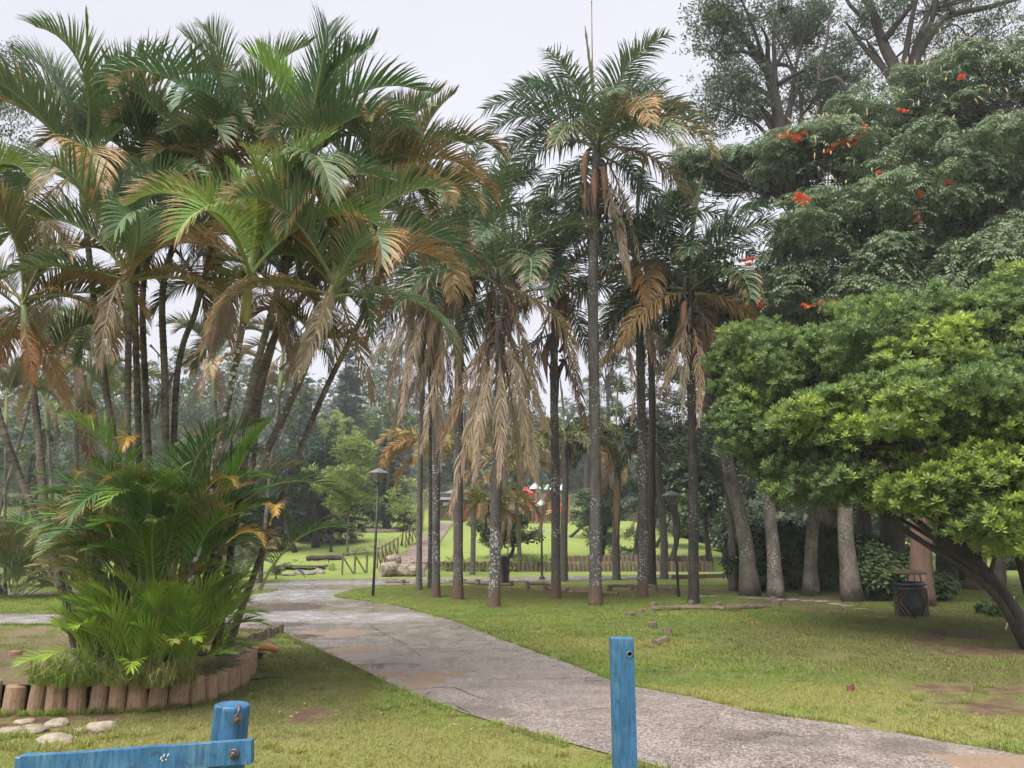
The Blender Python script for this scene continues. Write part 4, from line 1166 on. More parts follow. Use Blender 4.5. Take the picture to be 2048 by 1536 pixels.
# ------------------------------------------------------------------ palm fronds
def norm(v): return v / (np.linalg.norm(v, axis=-1, keepdims=True) + 1e-9)
def frond_mesh(name, e0, e1, nl=46, pf=.14, ll=.24, wd=.011, ang=(65, 30), vee=40, plum=0, droop=.5, power=1.0, seed=0, side_bend=.0, segs=4, miss=0.0, base_w=.012, tuck=0):
    """one pinnate leaf of unit length, leaving the origin towards +X"""
    rg = np.random.default_rng(seed)
    n = 15; ts = np.linspace(0, 1, n); pts = [np.zeros(3)]
    yaw = 0
    for i in range(1, n):
        t = ts[i]; e = math.radians(e0 + (e1 - e0) * t ** power); yaw += side_bend / n
        pts.append(pts[-1] + np.array([math.cos(e) * math.cos(yaw), math.cos(e) * math.sin(yaw), math.sin(e)]) / (n - 1))
    pts = np.array(pts)
    mb = MB(); mb.tube([Vector(p) for p in pts], [base_w * (1.6 if t < .05 else 1) * (1 - .8 * t) for t in ts], 5, True)
    RV = np.array([tuple(v) for v in mb.V]); RF = mb.F
    V = []; F = []; C = []
    tg = norm(np.gradient(pts, axis=0))
    for s_ in (-1, 1):
        for k in range(nl):
            if rg.random() < miss: continue
            u = (k + .5 * (s_ > 0) + rg.uniform(-.2, .2)) / nl; u = min(max(u, 0), 1)
            t = pf + (1 - pf) * u
            f = t * (n - 1); i = min(int(f), n - 2); w_ = f - i
            p = pts[i] * (1 - w_) + pts[i + 1] * w_; T = norm(tg[i] * (1 - w_) + tg[i + 1] * w_)
            S = norm(np.cross(T, np.array([0, 0, 1.0]))) * s_
            if np.linalg.norm(np.cross(T, [0, 0, 1.0])) < .08: S = np.array([0, 1.0, 0]) * -s_
            N = norm(np.cross(S, T) * s_)
            if N[2] < 0 and abs(T[2]) < .9: N = -N
            a = math.radians(ang[0] + (ang[1] - ang[0]) * u + rg.uniform(-6, 6))
            v = math.radians(vee + (rg.uniform(-plum, plum)))
            prof = (0.35 + .65 * min(1, u / .22)) * (1 - .62 * max(0, (u - .45) / .55) ** 1.4)
            L = ll * prof * rg.uniform(.88, 1.08)
            d = T * math.cos(a) + (S * math.cos(v) + N * math.sin(v)) * math.sin(a)
            wv = norm(T - d * np.dot(T, d))
            if tuck: wv = norm(wv + np.array([0, 0, rg.uniform(-.5, .5)]))
            W = wd * (0.55 + .6 * prof)
            prof_w = [.55, 1.0, .85, .5, 0.0] if segs == 4 else [.6, 1.0, .6, 0]
            base = len(V)
            q = p.copy(); dr = droop * rg.uniform(.7, 1.35); b_ = rg.random()
            for m in range(segs + 1):
                if m < segs:
                    V.append(q - wv * W * prof_w[m]); V.append(q + wv * W * prof_w[m]); C += [(m / segs, t, b_)] * 2
                    q = q + d * L / segs
                    d = norm(d + np.array([0, 0, -1.0]) * dr * (.12 + .5 * (m + 1) / segs))
                    wv = norm(wv - d * np.dot(wv, d))
                else:
                    V.append(q); C.append((1, t, b_))
            for m in range(segs - 1):
                F.append((base + 2 * m, base + 2 * m + 1, base + 2 * m + 3, base + 2 * m + 2))
            F.append((base + 2 * segs - 2, base + 2 * segs - 1, base + 2 * segs))
    V = np.array(V); nF = len(F); nV = len(V)
    F2 = [tuple(i + nV for i in f) for f in RF]
    allV = np.concatenate([V, RV]); C2 = [(0.0, .2, .3)] * len(RV)
    return mesh_np(name, allV, F + F2, [M['frond'], M['rachis']], False, np.array(C + C2, dtype=np.float32), [0] * nF + [1] * len(F2))
FROND = {}
def lib(key, n, **kw):
    e = kw.pop('e')
    FROND[key] = [(e[0], frond_mesh('frond', e[0] + R.uniform(-3, 3), e[1] + R.uniform(-8, 8), seed=hash_(key, i), side_bend=R.uniform(-.5, .5), **kw)) for i in range(n)]
def hash_(k, i): return sum(ord(c) * (j + 3) for j, c in enumerate(k)) * 7 + i
AR = dict(nl=62, pf=.13, ll=.30, wd=.0060, ang=(60, 24), vee=56, plum=6, droop=.42, power=1.8)
lib('a85', 2, e=(84, 30), **AR); lib('a70', 3, e=(72, -25), **AR); lib('a50', 3, e=(55, -45), **AR)
lib('a30', 3, e=(35, -65), **dict(AR, droop=.5, vee=35)); lib('a5', 2, e=(8, -80), **dict(AR, droop=.8, vee=20))
lib('adead', 4, e=(-35, -86), nl=56, pf=.12, ll=.25, wd=.0045, ang=(45, 20), vee=0, plum=35, droop=1.3, power=.6, miss=.12, tuck=1)
lib('spear', 1, e=(88, 84), nl=56, pf=.22, ll=.20, wd=.010, ang=(10, 5), vee=80, plum=20, droop=.0, power=1)
lib('half', 2, e=(84, 55), nl=60, pf=.15, ll=.24, wd=.009, ang=(32, 18), vee=60, plum=10, droop=.15, power=1.5)
QN = dict(nl=86, pf=.12, ll=.25, wd=.0056, ang=(62, 38), vee=15, plum=42, droop=.7, power=1.25)
lib('q80', 2, e=(82, 5), **QN); lib('q60', 3, e=(63, -25), **QN); lib('q40', 3, e=(42, -50), **QN)
lib('q15', 3, e=(20, -70), **dict(QN, droop=.8)); lib('q-10', 3, e=(-8, -84), **dict(QN, droop=1.1, vee=0))
lib('qdead', 5, e=(-55, -89), nl=56, pf=.08, ll=.17, wd=.0042, ang=(38, 15), vee=0, plum=60, droop=1.5, power=.5, miss=.1, tuck=1, base_w=.009)
FX = dict(nl=84, pf=.10, ll=.16, wd=.0075, ang=(60, 35), vee=0, plum=88, droop=.35, power=1.0)
lib('f70', 2, e=(72, -50), **FX); lib('f45', 3, e=(50, -75), **FX); lib('f15', 2, e=(22, -85), **FX)
US = dict(nl=36, pf=.22, ll=.27, wd=.0055, ang=(58, 22), vee=28, plum=14, droop=.4, power=1.4)
lib('u80', 3, e=(84, 15), **US); lib('u60', 3, e=(66, -15), **US); lib('u40', 3, e=(44, -45), **US)
lib('s70', 3, e=(74, 20), nl=19, pf=.08, ll=.44, wd=.0125, ang=(50, 14), vee=25, plum=10, droop=.25, power=1.5, segs=3)
lib('s40', 3, e=(48, -20), nl=19, pf=.08, ll=.44, wd=.0125, ang=(50, 14), vee=20, plum=10, droop=.4, power=1.5, segs=3)

def frond(parent, origin_w, kind, L, az, colr, brown, roll=0.0, tilt=0.0, name='frond'):
    me = R.choice(FROND[kind])[1]
    o = bpy.data.objects.new(name, me); link(o, parent)
    base = Vector((0, 0, 0)); pp = parent
    while pp is not None: base += pp.location; pp = pp.parent
    o.location = Vector(origin_w) - base
    o.rotation_euler = (Matrix.Rotation(az, 4, 'Z') @ Matrix.Rotation(-tilt, 4, 'Y') @ Matrix.Rotation(roll, 4, 'X')).to_euler()
    o.scale = (L, L, L); o.color = (*colr, brown)
    return o
def gcol(base, var=.18):
    k = R.uniform(1 - var, 1 + var); y = R.uniform(-.12, .2)
    return (base[0] * k * (1 + y), base[1] * k, base[2] * k * (1 - y))
G_AR = (0.105, 0.165, 0.085); G_AR_Y = (0.19, 0.28, 0.08); G_DK = (0.065, 0.105, 0.06); G_Q = (0.095, 0.15, 0.088); G_QD = (0.075, 0.125, 0.075)
BR = (0.24, 0.18, 0.13); BRR = (0.30, 0.16, 0.085); TAN = (0.42, 0.34, 0.25)
def ringed(name, pts, r0, r1, parent, nring=38, lichen=0.0, mat='ring'):
    P = bez(pts, nring * 4)
    rad = []; cols = []
    L = len(P)
    for i in range(L):
        u = i / (L - 1); q = i % 4
        rr = (r0 + (r1 - r0) * u) * (1.0 + (.07 if q == 0 else 0) - .01 * q)
        rr *= 1 + .5 * max(0, 1 - u * 9) ** 2
        rad.append(rr); cols.append((1.0 if q == 0 else 0.0, lichen * R.uniform(.6, 1.2), .5))
    mb = MB(); mb.tube(P, rad, 10, True, .015, cols); return mb.build(name, M[mat], parent, True)
def shaft(parent, a, b, r, mat):
    P = [a.lerp(b, i / 7) for i in range(8)]
    mb = MB(); mb.tube(P, [r * q for q in (1.05, 1.22, 1.3, 1.25, 1.12, .98, .82, .62)], 12, True)
    return mb.build('crownshaft', M[mat], parent, True)

# ---- the big multi-stemmed palm clump in the bed at the left
root = gnd(300, 1338, .22); root = Vector((at(305, 1300, 8.3).x, 8.3, 0)); root.z = bed_height(root.x, 8.3)
clump = thing('palm_clump', 'large palm clump with many ringed stems', 'palm', root)
def stem(parent, px_pts, Y0, Y1, shaft_px, r, L, n_live, n_dead, gc, lichen=0, smat='shaft', brown=.05, spear=False, az0=0, extra=(), dk=0, r1=None, kinds=None, dead_c=BR):
    n = len(px_pts)
    pts = [at(px, py, Y0 + (Y1 - Y0) * i / (n - 1)) for i, (px, py) in enumerate(px_pts)]
    tr = ringed('trunk', pts, r, r1 or r * .82, parent, 64, lichen)
    a = pts[-1]; b = at(*shaft_px, Y1)
    if smat: shaft(tr, a - (b - a).normalized() * .03, b, r * 1.0, smat)
    c = b
    kinds = kinds or ['a85', 'a70', 'a70', 'a50', 'a50', 'a50', 'a30', 'a30', 'a5', 'a5']
    n_live += 3 if parent is clump else 0
    for k in range(n_live):
        kd = kinds[min(int(k / max(1, n_live) * len(kinds)), len(kinds) - 1)]
        age = k / n_live
        br = brown * .8 + .4 * age * R.uniform(.0, 1.0)
        colr = gcol(gc)
        if age > .65 and R.random() < .3: colr = gcol((.15, .13, .05)); br = .55
        frond(tr, c + Vector((0, 0, -.02 * k)), kd, L * R.uniform(.88, 1.1), az0 + k * 2.4 + R.uniform(-.25, .25), colr, min(br, .9), roll=R.uniform(-.25, .25))
    for k in range(n_dead):
        frond(tr, c + Vector((0, 0, -.05 - .03 * k)), 'adead', L * R.uniform(.6, .85), R.uniform(0, 6.28), gcol(dead_c), 1.0, roll=R.uniform(-.4, .4))
    if spear: frond(tr, c, 'spear', L * 1.0, R.uniform(0, 6), (.20, .27, .07), 0, tilt=R.uniform(-.06, .06))
    for (kd, l_, az, cc, br) in extra: frond(tr, c, kd, l_, az, cc, br, roll=R.uniform(-.1, .1))
    return tr
D = math.radians
stem(clump, [(255, 1335), (252, 1150), (254, 900), (258, 615)], 8.2, 8.1, (257, 530), .042, 1.75, 8, 1, G_AR, .1, az0=1.0, extra=[('a85', 1.8, D(80), (.10, .17, .08), .0), ('a70', 1.9, D(15), (.085, .14, .085), .05)])
stem(clump, [(352, 1270), (398, 1085), (450, 830), (488, 640)], 8.1, 7.9, (503, 530), .04, 1.7, 6, 4, G_AR_Y, .9, 'shaft_y', az0=.3, brown=.35,
     extra=[('half', 1.45, D(75), (.2, .33, .07), 0), ('half', 1.4, D(140), (.2, .33, .07), 0), ('a70', 2.0, D(10), (.10, .165, .09), .05), ('a30', 1.6, D(170), BRR, .85)], dead_c=(.27, .2, .15))
stem(clump, [(385, 1290), (430, 1110), (520, 930), (600, 760), (640, 655)], 8.4, 8.1, (670, 560), .044, 1.75, 8, 3, G_AR, .5, 'shaft_y', az0=.8, brown=.4, extra=[('a30', 1.7, D(-8), BRR, .75), ('a50', 1.7, D(185), BRR, .6)])
stem(clump, [(160, 1330), (98, 1060), (75, 850), (55, 690)], 8.6, 8.3, (47, 600), .042, 1.45, 6, 6, (.09, .10, .05), .2, az0=2.0, brown=.5, dead_c=BRR, extra=[('a30', 1.5, D(10), BRR, .8), ('a30', 1.4, D(200), BRR, .8), ('a5', 1.6, D(-20), (.08, .09, .05), .6)])
stem(clump, [(225, 1330), (240, 1000), (212, 780), (188, 600), (170, 430)], 8.7, 8.9, (164, 330), .042, 2.05, 9, 2, G_AR, .2, az0=.2,
     extra=[('spear', 2.35, D(120), (.20, .28, .07), 0), ('a70', 2.5, D(10), (.085, .15, .07), .05), ('a70', 2.5, D(175), (.085, .13, .06), .3), ('a50', 2.2, D(185), BRR, .6), ('half', 2.0, D(60), (.10, .18, .07), .0)])
stem(clump, [(290, 1320), (276, 830), (271, 560), (290, 420)], 9.0, 9.1, (305, 345), .04, 1.5, 8, 5, G_DK, .1, None, az0=1.5, brown=.45, dead_c=(.17, .10, .08))
stem(clump, [(320, 1320), (292, 800), (288, 560), (330, 450)], 9.3, 9.5, (355, 380), .042, 1.4, 7, 4, G_DK, 0, None, az0=.9, brown=.4, dead_c=(.16, .11, .09))
stem(clump, [(335, 1320), (330, 790), (328, 560), (385, 410)], 9.0, 9.0, (400, 330), .044, 1.5, 9, 3, G_AR, .1, None, az0=2.2, brown=.35, dead_c=(.2, .13, .1))
stem(clump, [(345, 1320), (352, 780), (392, 620), (412, 540), (450, 370)], 9.1, 9.2, (470, 290), .038, 1.8, 8, 3, G_AR, 0, 'shaft', az0=.5, extra=[('a70', 1.9, D(60), (.12, .17, .08), .1)])
stem(clump, [(400, 1310), (490, 830), (555, 580), (590, 430)], 8.6, 8.6, (598, 350), .045, 2.0, 9, 3, G_AR, .2, 'shaft', az0=.1, brown=.2,
     extra=[('a85', 2.0, D(178), (.19, .31, .07), .0), ('half', 1.9, D(175), (.17, .28, .07), 0), ('a70', 2.1, D(5), (.10, .17, .075), .05), ('a70', 1.9, D(-40), (.09, .15, .08), .05)])
stem(clump, [(430, 1310), (520, 760), (600, 600), (700, 500)], 9.0, 9.0, (745, 400), .042, 1.75, 10, 5, G_AR, .1, 'shaft', az0=.7, brown=.35, dead_c=BRR, extra=[('a70', 1.7, D(20), (.09, .14, .06), .3), ('a50', 1.6, D(0), (.16, .13, .06), .5)])
stem(clump, [(450, 1310), (620, 850), (740, 600), (810, 420)], 9.4, 9.6, (825, 350), .038, 1.4, 8, 4, (.10, .12, .06), .1, None, az0=.2, brown=.45, dead_c=BR)
stem(clump, [(200, 1330), (20, 900), (-60, 600), (-90, 520)], 9.0, 9.2, (-105, 440), .04, 1.9, 8, 1, G_AR_Y, .1, 'shaft', az0=.1)
stem(clump, [(500, 1000), (520, 800), (545, 700), (560, 640)], 9.4, 9.4, (565, 590), .03, 1.1, 5, 4, G_DK, 0, 'shaft', az0=.1, brown=.5, dead_c=(.13, .05, .05))
# older fronds hanging among the stems
STEMS = [c_ for c_ in clump.children if c_.name.startswith('trunk')]
for (px, py) in [(150, 520), (210, 560), (240, 640), (300, 520), (330, 600), (380, 540), (420, 620), (450, 560), (520, 600), (560, 520), (600, 620), (640, 700), (480, 690), (400, 700), (300, 690), (200, 690), (130, 640), (560, 740), (350, 500), (250, 500), (690, 580), (620, 560), (80, 560), (20, 620), (430, 480), (540, 640), (170, 760), (90, 740)]:
    st_ = R.choice(STEMS); dead_ = R.random() < .45
    kd = 'adead' if dead_ else R.choice(['a30', 'a5', 'a5', 'a50'])
    frond(st_, at(px, py, R.uniform(8.9, 9.7)), kd, R.uniform(.85, 1.35), R.uniform(0, 6.28), gcol(R.choice([(.13, .09, .07), (.18, .12, .09), BR])) if dead_ else gcol(R.choice([G_DK, (.05, .085, .045), (.10, .11, .05)])), 1.0 if dead_ else R.choice([.1, .3, .55]), roll=R.uniform(-.4, .4))
# leafy base shoots
for k in range(125):
    a_ = k * 2.4; rr_ = .36 * math.sqrt(R.random()) + .04; hz_ = R.uniform(.5, 1.6)
    p = root + Vector((math.cos(a_) * rr_ * 1.05, math.sin(a_) * rr_ * .8, hz_))
    kd = R.choice(['u80', 'u80', 'u80', 'u60']) if hz_ < 1.0 else R.choice(['u80', 'u60', 'u60', 'u40'])
    L = R.uniform(.8, 1.25) * (1.0 if kd != 'u80' else 1.35)
    c_ = gcol((.075, .15, .045)) if R.random() < .65 else gcol((.13, .24, .05))
    br = R.choice([.0, .1, .2, .35, .5, .6])
    if R.random() < .12: c_ = gcol((.36, .24, .05)); br = .5; L *= .6
    frond(clump, p, kd, L, a_ + R.uniform(-.4, .4), c_, br, roll=R.uniform(-.3, .3))
for (px, py, az) in [(262, 905, -20), (410, 985, 10), (190, 860, 200), (150, 960, 170), (330, 985, -60), (225, 1075, 190), (180, 1040, 160), (455, 1085, 20), (540, 1050, 0), (350, 890, 60), (170, 1120, 185)]:
    frond(clump, at(px, py, R.uniform(7.55, 7.95)), 'u40', R.uniform(.5, .75), D(az - 60), gcol((.42, .26, .05)), .42, roll=R.uniform(-.3, .3))
for (px, py, kd, l_, az, cc, br) in [(440, 1075, 'half', 1.35, D(30), (.18, .34, .06), 0), (450, 1060, 'spear', 1.1, D(100), (.19, .34, .07), 0), (330, 1100, 'u60', 1.5, D(-20), (.09, .2, .04), .1), (280, 1080, 'u80', 1.6, D(60), (.08, .17, .04), .1),
                                     (225, 1200, 'u60', 1.0, D(175), (.16, .25, .07), .0), (520, 1180, 'u60', 1.3, D(-10), (.07, .13, .04), .2), (480, 1010, 'u40', 1.3, D(5), (.09, .15, .06), .2), (120, 1100, 'u40', 1.2, D(170), (.09, .15, .05), .2)]:
    frond(clump, at(px, py, 8.2), kd, l_, az, cc, br)
for k in range(170):
    a_ = k * 2.399; rr_ = R.uniform(.3, .72)
    p = root + Vector((math.cos(a_) * rr_ * .95, math.sin(a_) * rr_ * .8 - .1, R.uniform(0.0, .62) * (1.3 - rr_)))
    kd = 's70' if rr_ < .55 else R.choice(['s70', 's70', 's40'])
    frond(clump, p, kd, R.uniform(.42, .75), a_ + R.uniform(-.5, .5), gcol((.20, .32, .05)) if R.random() < .8 else gcol((.28, .36, .07)), R.choice([0, 0, .1, .25, .4]), roll=R.uniform(-.3, .3))
# tall grass at the foot of the clump
tb = make_tuft('long_grass_tuft', 110, .16, .08, .40, .006, 5, 1.4)
P = [root + Vector((R.uniform(-.75, .6), -.62 + R.uniform(-.12, .12), 0)) for _ in range(22)]
scatter('long_grass', 'long grass blades at the front foot of the big palm clump', np.array([(p.x, p.y, bed_height(p.x, p.y)) for p in P]), NP.uniform(0, 6.28, len(P)), NP.uniform(.5, 1.0, len(P)), tb)

# ---- smaller clumps behind at the left
def small_clump(label, px, py, stems, nbush, bushL, hb, rb_=.7, cols=(.07, .11, .045)):
    b = gnd(px, py); t = thing('palm_clump', label, 'palm', b)
    for (pts, sh, r, L, n, nd, cc) in stems:
        stem(t, pts, b.y, b.y, sh, r, L, n, nd, cc, .1, 'shaft', brown=.4, az0=R.uniform(0, 6), dead_c=(.26, .15, .1))
    for k in range(nbush):
        a_ = k * 2.4; q = R.uniform(0, 1)
        p = b + Vector((math.cos(a_) * rb_ * q, math.sin(a_) * rb_ * q, R.uniform(0, hb)))
        frond(t, p, R.choice(['u80', 'u60', 'u40']), bushL * R.uniform(.6, 1.1), a_, gcol(cols), R.choice([0, .2, .4, .55]))
    return t
small_clump('bushy palm clump at the left edge behind the big one', 20, 1197, [([(-40, 1190), (5, 1000), (40, 880), (60, 800)], (80, 700), .05, 1.7, 8, 2, (.08, .12, .05)), ([(0, 1190), (-30, 950), (-50, 800)], (-55, 740), .05, 1.9, 8, 2, (.08, .12, .05)),
            ([(10, 1190), (10, 1000), (12, 850)], (13, 790), .045, 1.6, 7, 2, (.10, .12, .05))], 80, 1.5, 1.6, .55, (.10, .15, .05))
small_clump('pale-trunked palms in the distance between the stems of the big clump', 150, 1170, [([(150, 1165), (152, 980), (155, 800)], (156, 700), .09, 2.4, 10, 3, (.13, .19, .06)), ([(165, 1165), (172, 980), (178, 800)], (180, 680), .08, 2.2, 9, 2, (.11, .17, .07)),
            ([(120, 1165), (105, 1000), (95, 860)], (93, 800), .07, 2.0, 8, 2, (.14, .2, .06)), ([(90, 1165), (75, 900), (70, 760)], (68, 690), .07, 2.2, 8, 3, (.13, .15, .06)), ([(200, 1165), (212, 960), (215, 850)], (216, 790), .08, 2.2, 9, 2, (.11, .17, .06))], 60, 1.8, .9, 1.6, (.045, .075, .035))
small_clump('low dark cycad-like clump on the grass left of the big palm', 105, 1172, [], 34, 1.7, .25, .35, (.028, .05, .035))
small_clump('grey-green palm with drooping fronds behind the right side of the big clump', 470, 1165, [([(470, 1165), (440, 950), (430, 800)], (428, 720), .08, 2.6, 9, 4, (.07, .10, .06)), ([(520, 1165), (540, 950), (560, 780)], (566, 700), .07, 2.2, 8, 5, (.08, .09, .06))], 40, 1.8, .6, 1.0, (.05, .08, .045))

# ---- tall single palms in the middle
def boots(tr, a, b, n, r, spathe=2):
    for k in range(n):
        u = R.random(); p = a.lerp(b, u); az = R.uniform(0, 6.28)
        d = Vector((math.cos(az), math.sin(az), 0)); L = R.uniform(.35, .9)
        up = R.random() < .45
        mb = MB()
        if up: pts = [p + d * r * .6, p + d * (r + .05) + Vector((0, 0, L * .3)), p + d * (r + .16) + Vector((0, 0, L * .7))]
        else: pts = [p + d * r * .6 + Vector((0, 0, .1)), p + d * (r + .14) + Vector((0, 0, .05)), p + d * (r + .18) + Vector((0, 0, -L * .5)), p + d * (r + .12) + Vector((0, 0, -L))]
        mb.tube(bez(pts, 6), [.045, .055, .05, .045, .035, .022, .01], 6, True, .1)
        mb.build('leaf_base' if up else 'dead_sheath', M['boot'], tr, True)
    for k in range(spathe):
        p = a.lerp(b, R.uniform(.2, .9)); az = R.uniform(0, 6.28); d = Vector((math.cos(az), math.sin(az), 0)); L = R.uniform(.8, 1.3)
        pts = [p + d * r, p + d * (r + .16) + Vector((0, 0, -.05)), p + d * (r + .22) + Vector((0, 0, -L * .5)), p + d * (r + .16) + Vector((0, 0, -L))]
        mb = MB(); mb.tube(bez(pts, 8), [.02, .04, .07, .09, .095, .085, .06, .03, .008], 8, True, .06); mb.build('spathe', M['spathe'], tr, True)
def tall_palm(label, base_px, crown_px, r, L, live, dead, gc, boot=(0.0, 1.6), nboot=14, mat='queen_bark', az0=0.0, mid=None, extra=(), Yoff=0, spathe=2, fam='q', brown=.2, spear=True, deadL=(.85, 1.15), group=None, dead_c=None, name='palm_tree'):
    b = gnd(*base_px); Y = b.y
    c = at(crown_px[0], crown_px[1], Y + Yoff)
    t = thing(name, label, 'palm', b, group)
    pts = [b + Vector((0, 0, -.1))]
    if mid: pts += [at(mx, my, Y + Yoff * .5) for mx, my in mid]
    else: pts += [b.lerp(c, .33) + Vector((R.uniform(-.06, .06), 0, 0)), b.lerp(c, .66) + Vector((R.uniform(-.06, .06), 0, 0))]
    pts.append(c)
    P = bez(pts, 60); mb = MB()
    rad = [r * .93 * (1 - .22 * i / 60) * (1 + .25 * max(0, 1 - i / 4) ** 1.5) * (1 + .02 * math.sin(i * 2.1)) for i in range(61)]
    mb.tube(P, rad, 12, True, .03); tr = mb.build('trunk', M[mat], t, True)
    a = c + Vector((0, 0, -boot[1])); b2 = c + Vector((0, 0, -boot[0]))
    boots(tr, a, b2, nboot, r * .85, spathe)
    if fam == 'q': kinds = ['q80', 'q80', 'q60', 'q60', 'q60', 'q40', 'q40', 'q40', 'q15', 'q15', 'q15', 'q-10', 'q-10']; dk = 'qdead'
    elif fam == 'f': kinds = ['f70', 'f70', 'f45', 'f45', 'f45', 'f15']; dk = 'qdead'
    else: kinds = ['a70', 'a70', 'a50', 'a50', 'a30', 'a30']; dk = 'adead'
    for k in range(live):
        age = k / live
        kd = kinds[min(int(age * len(kinds)), len(kinds) - 1)]
        colr = gcol(gc); br = brown * .7 + .25 * age
        if age > .78 and R.random() < .5: colr = gcol((.16, .14, .07)); br = .75
        frond(tr, c + Vector((0, 0, -.03 * k)), kd, L * R.uniform(.9, 1.08) * (1 - .1 * (age > .8)), az0 + k * 2.4 + R.uniform(-.2, .2), colr, br, roll=R.uniform(-.2, .2))
    for k in range(dead):
        frond(tr, c + Vector((0, 0, -.3 - 1.2 * R.random())), dk, L * R.uniform(*deadL), R.uniform(0, 6.28), gcol(dead_c or R.choice([BR, TAN, (.27, .19, .13)])), 1.0, roll=R.uniform(-.5, .5))
    if spear: frond(tr, c, 'spear', L * .9, R.uniform(0, 6), (.16, .18, .08), .2)
    for e in extra:
        (kd, l_, az, cc, br) = e[:5]; oz = e[5] if len(e) > 5 else 0
        frond(tr, c + Vector((math.cos(az) * .12, math.sin(az) * .12, oz)), kd, l_, az, cc, br, roll=0)
    return t
tall_palm('tallest palm, its crown of feathery fronds standing clear against the sky', (1191, 1211), (1194, 282), .165, 3.4, 15, 2, G_Q, (.1, 2.6), 26, az0=.5,
          extra=[('q80', 3.4, D(165), gcol(G_Q), .1), ('q60', 3.5, D(180), gcol(G_Q), .1), ('q80', 3.3, D(20), gcol(G_Q), .1), ('q60', 3.4, D(5), gcol(G_Q), .15), ('q40', 3.3, D(190), gcol(G_Q), .15), ('q40', 3.4, D(-5), gcol((.10, .13, .06)), .38), ('q15', 3.6, D(-25), gcol((.13, .14, .06)), .45), ('q15', 3.4, D(-60), gcol((.2, .17, .09)), .6),
                 ('qdead', 3.3, D(-10), TAN, 1, -.3), ('qdead', 2.8, D(20), BRR, 1, -1.2), ('q-10', 3.3, D(-20), (.17, .14, .07), .75, -.2)], mid=[(1190, 900), (1186, 560)], spathe=4)
mb = MB(); c_ = at(1186, 230, gnd(1191, 1211).y); tp = at(1183, 2, c_.y)
mb.tube([c_, c_.lerp(tp, .5), c_.lerp(tp, .93), tp], [.05, .02, .012, .022], 7)
o = [x for x in bpy.data.objects if x.get('label', '').startswith('tallest palm')][0]
mb.build('new_spear', M['rachis'], [x for x in o.children if x.name.startswith('trunk')][0])
DT = (.38, .285, .225)
tall_palm('palm with two huge dead pinkish fronds hanging to mid-trunk, centre of the row', (988, 1215), (998, 545), .155, 3.3, 15, 5, G_QD, (.0, 2.2), 24, az0=.2, extra=[('qdead', 3.6, D(-5), DT, 1, -.5), ('qdead', 3.9, D(0), DT, 1, -1.3), ('qdead', 3.2, D(185), DT, 1, -2.0), ('qdead', 3.4, D(-40), DT, 1, -1.6), ('qdead', 3.4, D(-120), DT, 1, -2.1), ('qdead', 3.2, D(-80), DT, 1, -2.3), ('qdead', 3.6, D(-160), DT, 1, -2.6), ('qdead', 3.6, D(-20), DT, 1, -2.2), ('qdead', 3.4, D(60), DT, 1, -2.0)], mid=[(992, 1000), (1000, 800)])
tall_palm('palm with two dead fronds crossing like a V low on its trunk', (1112, 1198), (1112, 560), .14, 3.3, 15, 2, G_QD, (.3, 3.0), 30, az0=1.1, mat='queen_bark', mid=[(1111, 950), (1108, 760)],
          extra=[('q60', 3.4, D(85), G_Q, .1), ('q-10', 2.8, D(160), G_QD, .1, -1.6), ('qdead', 2.2, D(10), BRR, 1, -2.2)], spathe=3)
tall_palm('pale spotted palm just right of the ramp with tan drooping skirt', (916, 1200), (925, 475), .145, 3.3, 15, 4, G_Q, (.0, 2.0), 18, az0=.4, extra=[('qdead', 3.6, D(180), TAN, 1, -.9), ('q-10', 3.4, D(-100), (.22, .17, .08), .8, -.5), ('q-10', 3.3, D(-60), (.24, .18, .09), .8, -.6), ('qdead', 3.2, D(-90), DT, 1, -1.6), ('qdead', 3.8, D(-30), DT, 1, -2.2), ('qdead', 3.8, D(-140), DT, 1, -2.6), ('q80', 3.2, D(10), (.06, .12, .05), .0), ('q80', 3.2, D(-10), (.06, .12, .05), .0)], mid=[(917, 950), (918, 700)])
tall_palm('dark palm with reddish foot standing right beside a second trunk at the ramp', (872, 1195), (862, 530), .125, 3.1, 13, 4, G_QD, (.0, 2.4), 20, az0=.9, extra=[('qdead', 3.4, D(170), DT, 1, -1.0), ('qdead', 3.4, D(0), (.24, .17, .13), 1, -1.6), ('qdead', 3.4, D(200), (.26, .2, .16), 1, -1.9), ('qdead', 3.8, D(-60), (.3, .24, .2), 1, -2.4), ('qdead', 3.6, D(-120), DT, 1, -1.4)], mid=[(872, 950), (868, 700)])
tall_palm('thin grey palm, leftmost of the tall palms by the ramp', (838, 1181), (838, 560), .10, 3.0, 10, 4, (.07, .10, .055), (.0, 2.0), 12, az0=.1, extra=[('qdead', 3.2, D(180), DT, 1, -.8), ('qdead', 3.4, D(-150), (.24, .17, .13), 1, -1.4)], mid=[(840, 950), (845, 750)], mat='grey_palm_bark')
tall_palm('palm right of the tallest one, with a dark green shaggy crown', (1285, 1196), (1272, 500), .15, 3.2, 16, 5, G_QD, (.0, 2.4), 20, az0=.7, extra=[('qdead', 3.0, D(180), BR, 1, -.7), ('q-10', 3.4, D(190), (.18, .15, .08), .7, -.4), ('q-10', 3.3, D(-90), (.2, .16, .09), .75, -.4), ('qdead', 3.0, D(-20), DT, 1, -.9)], mid=[(1285, 950), (1280, 700)])
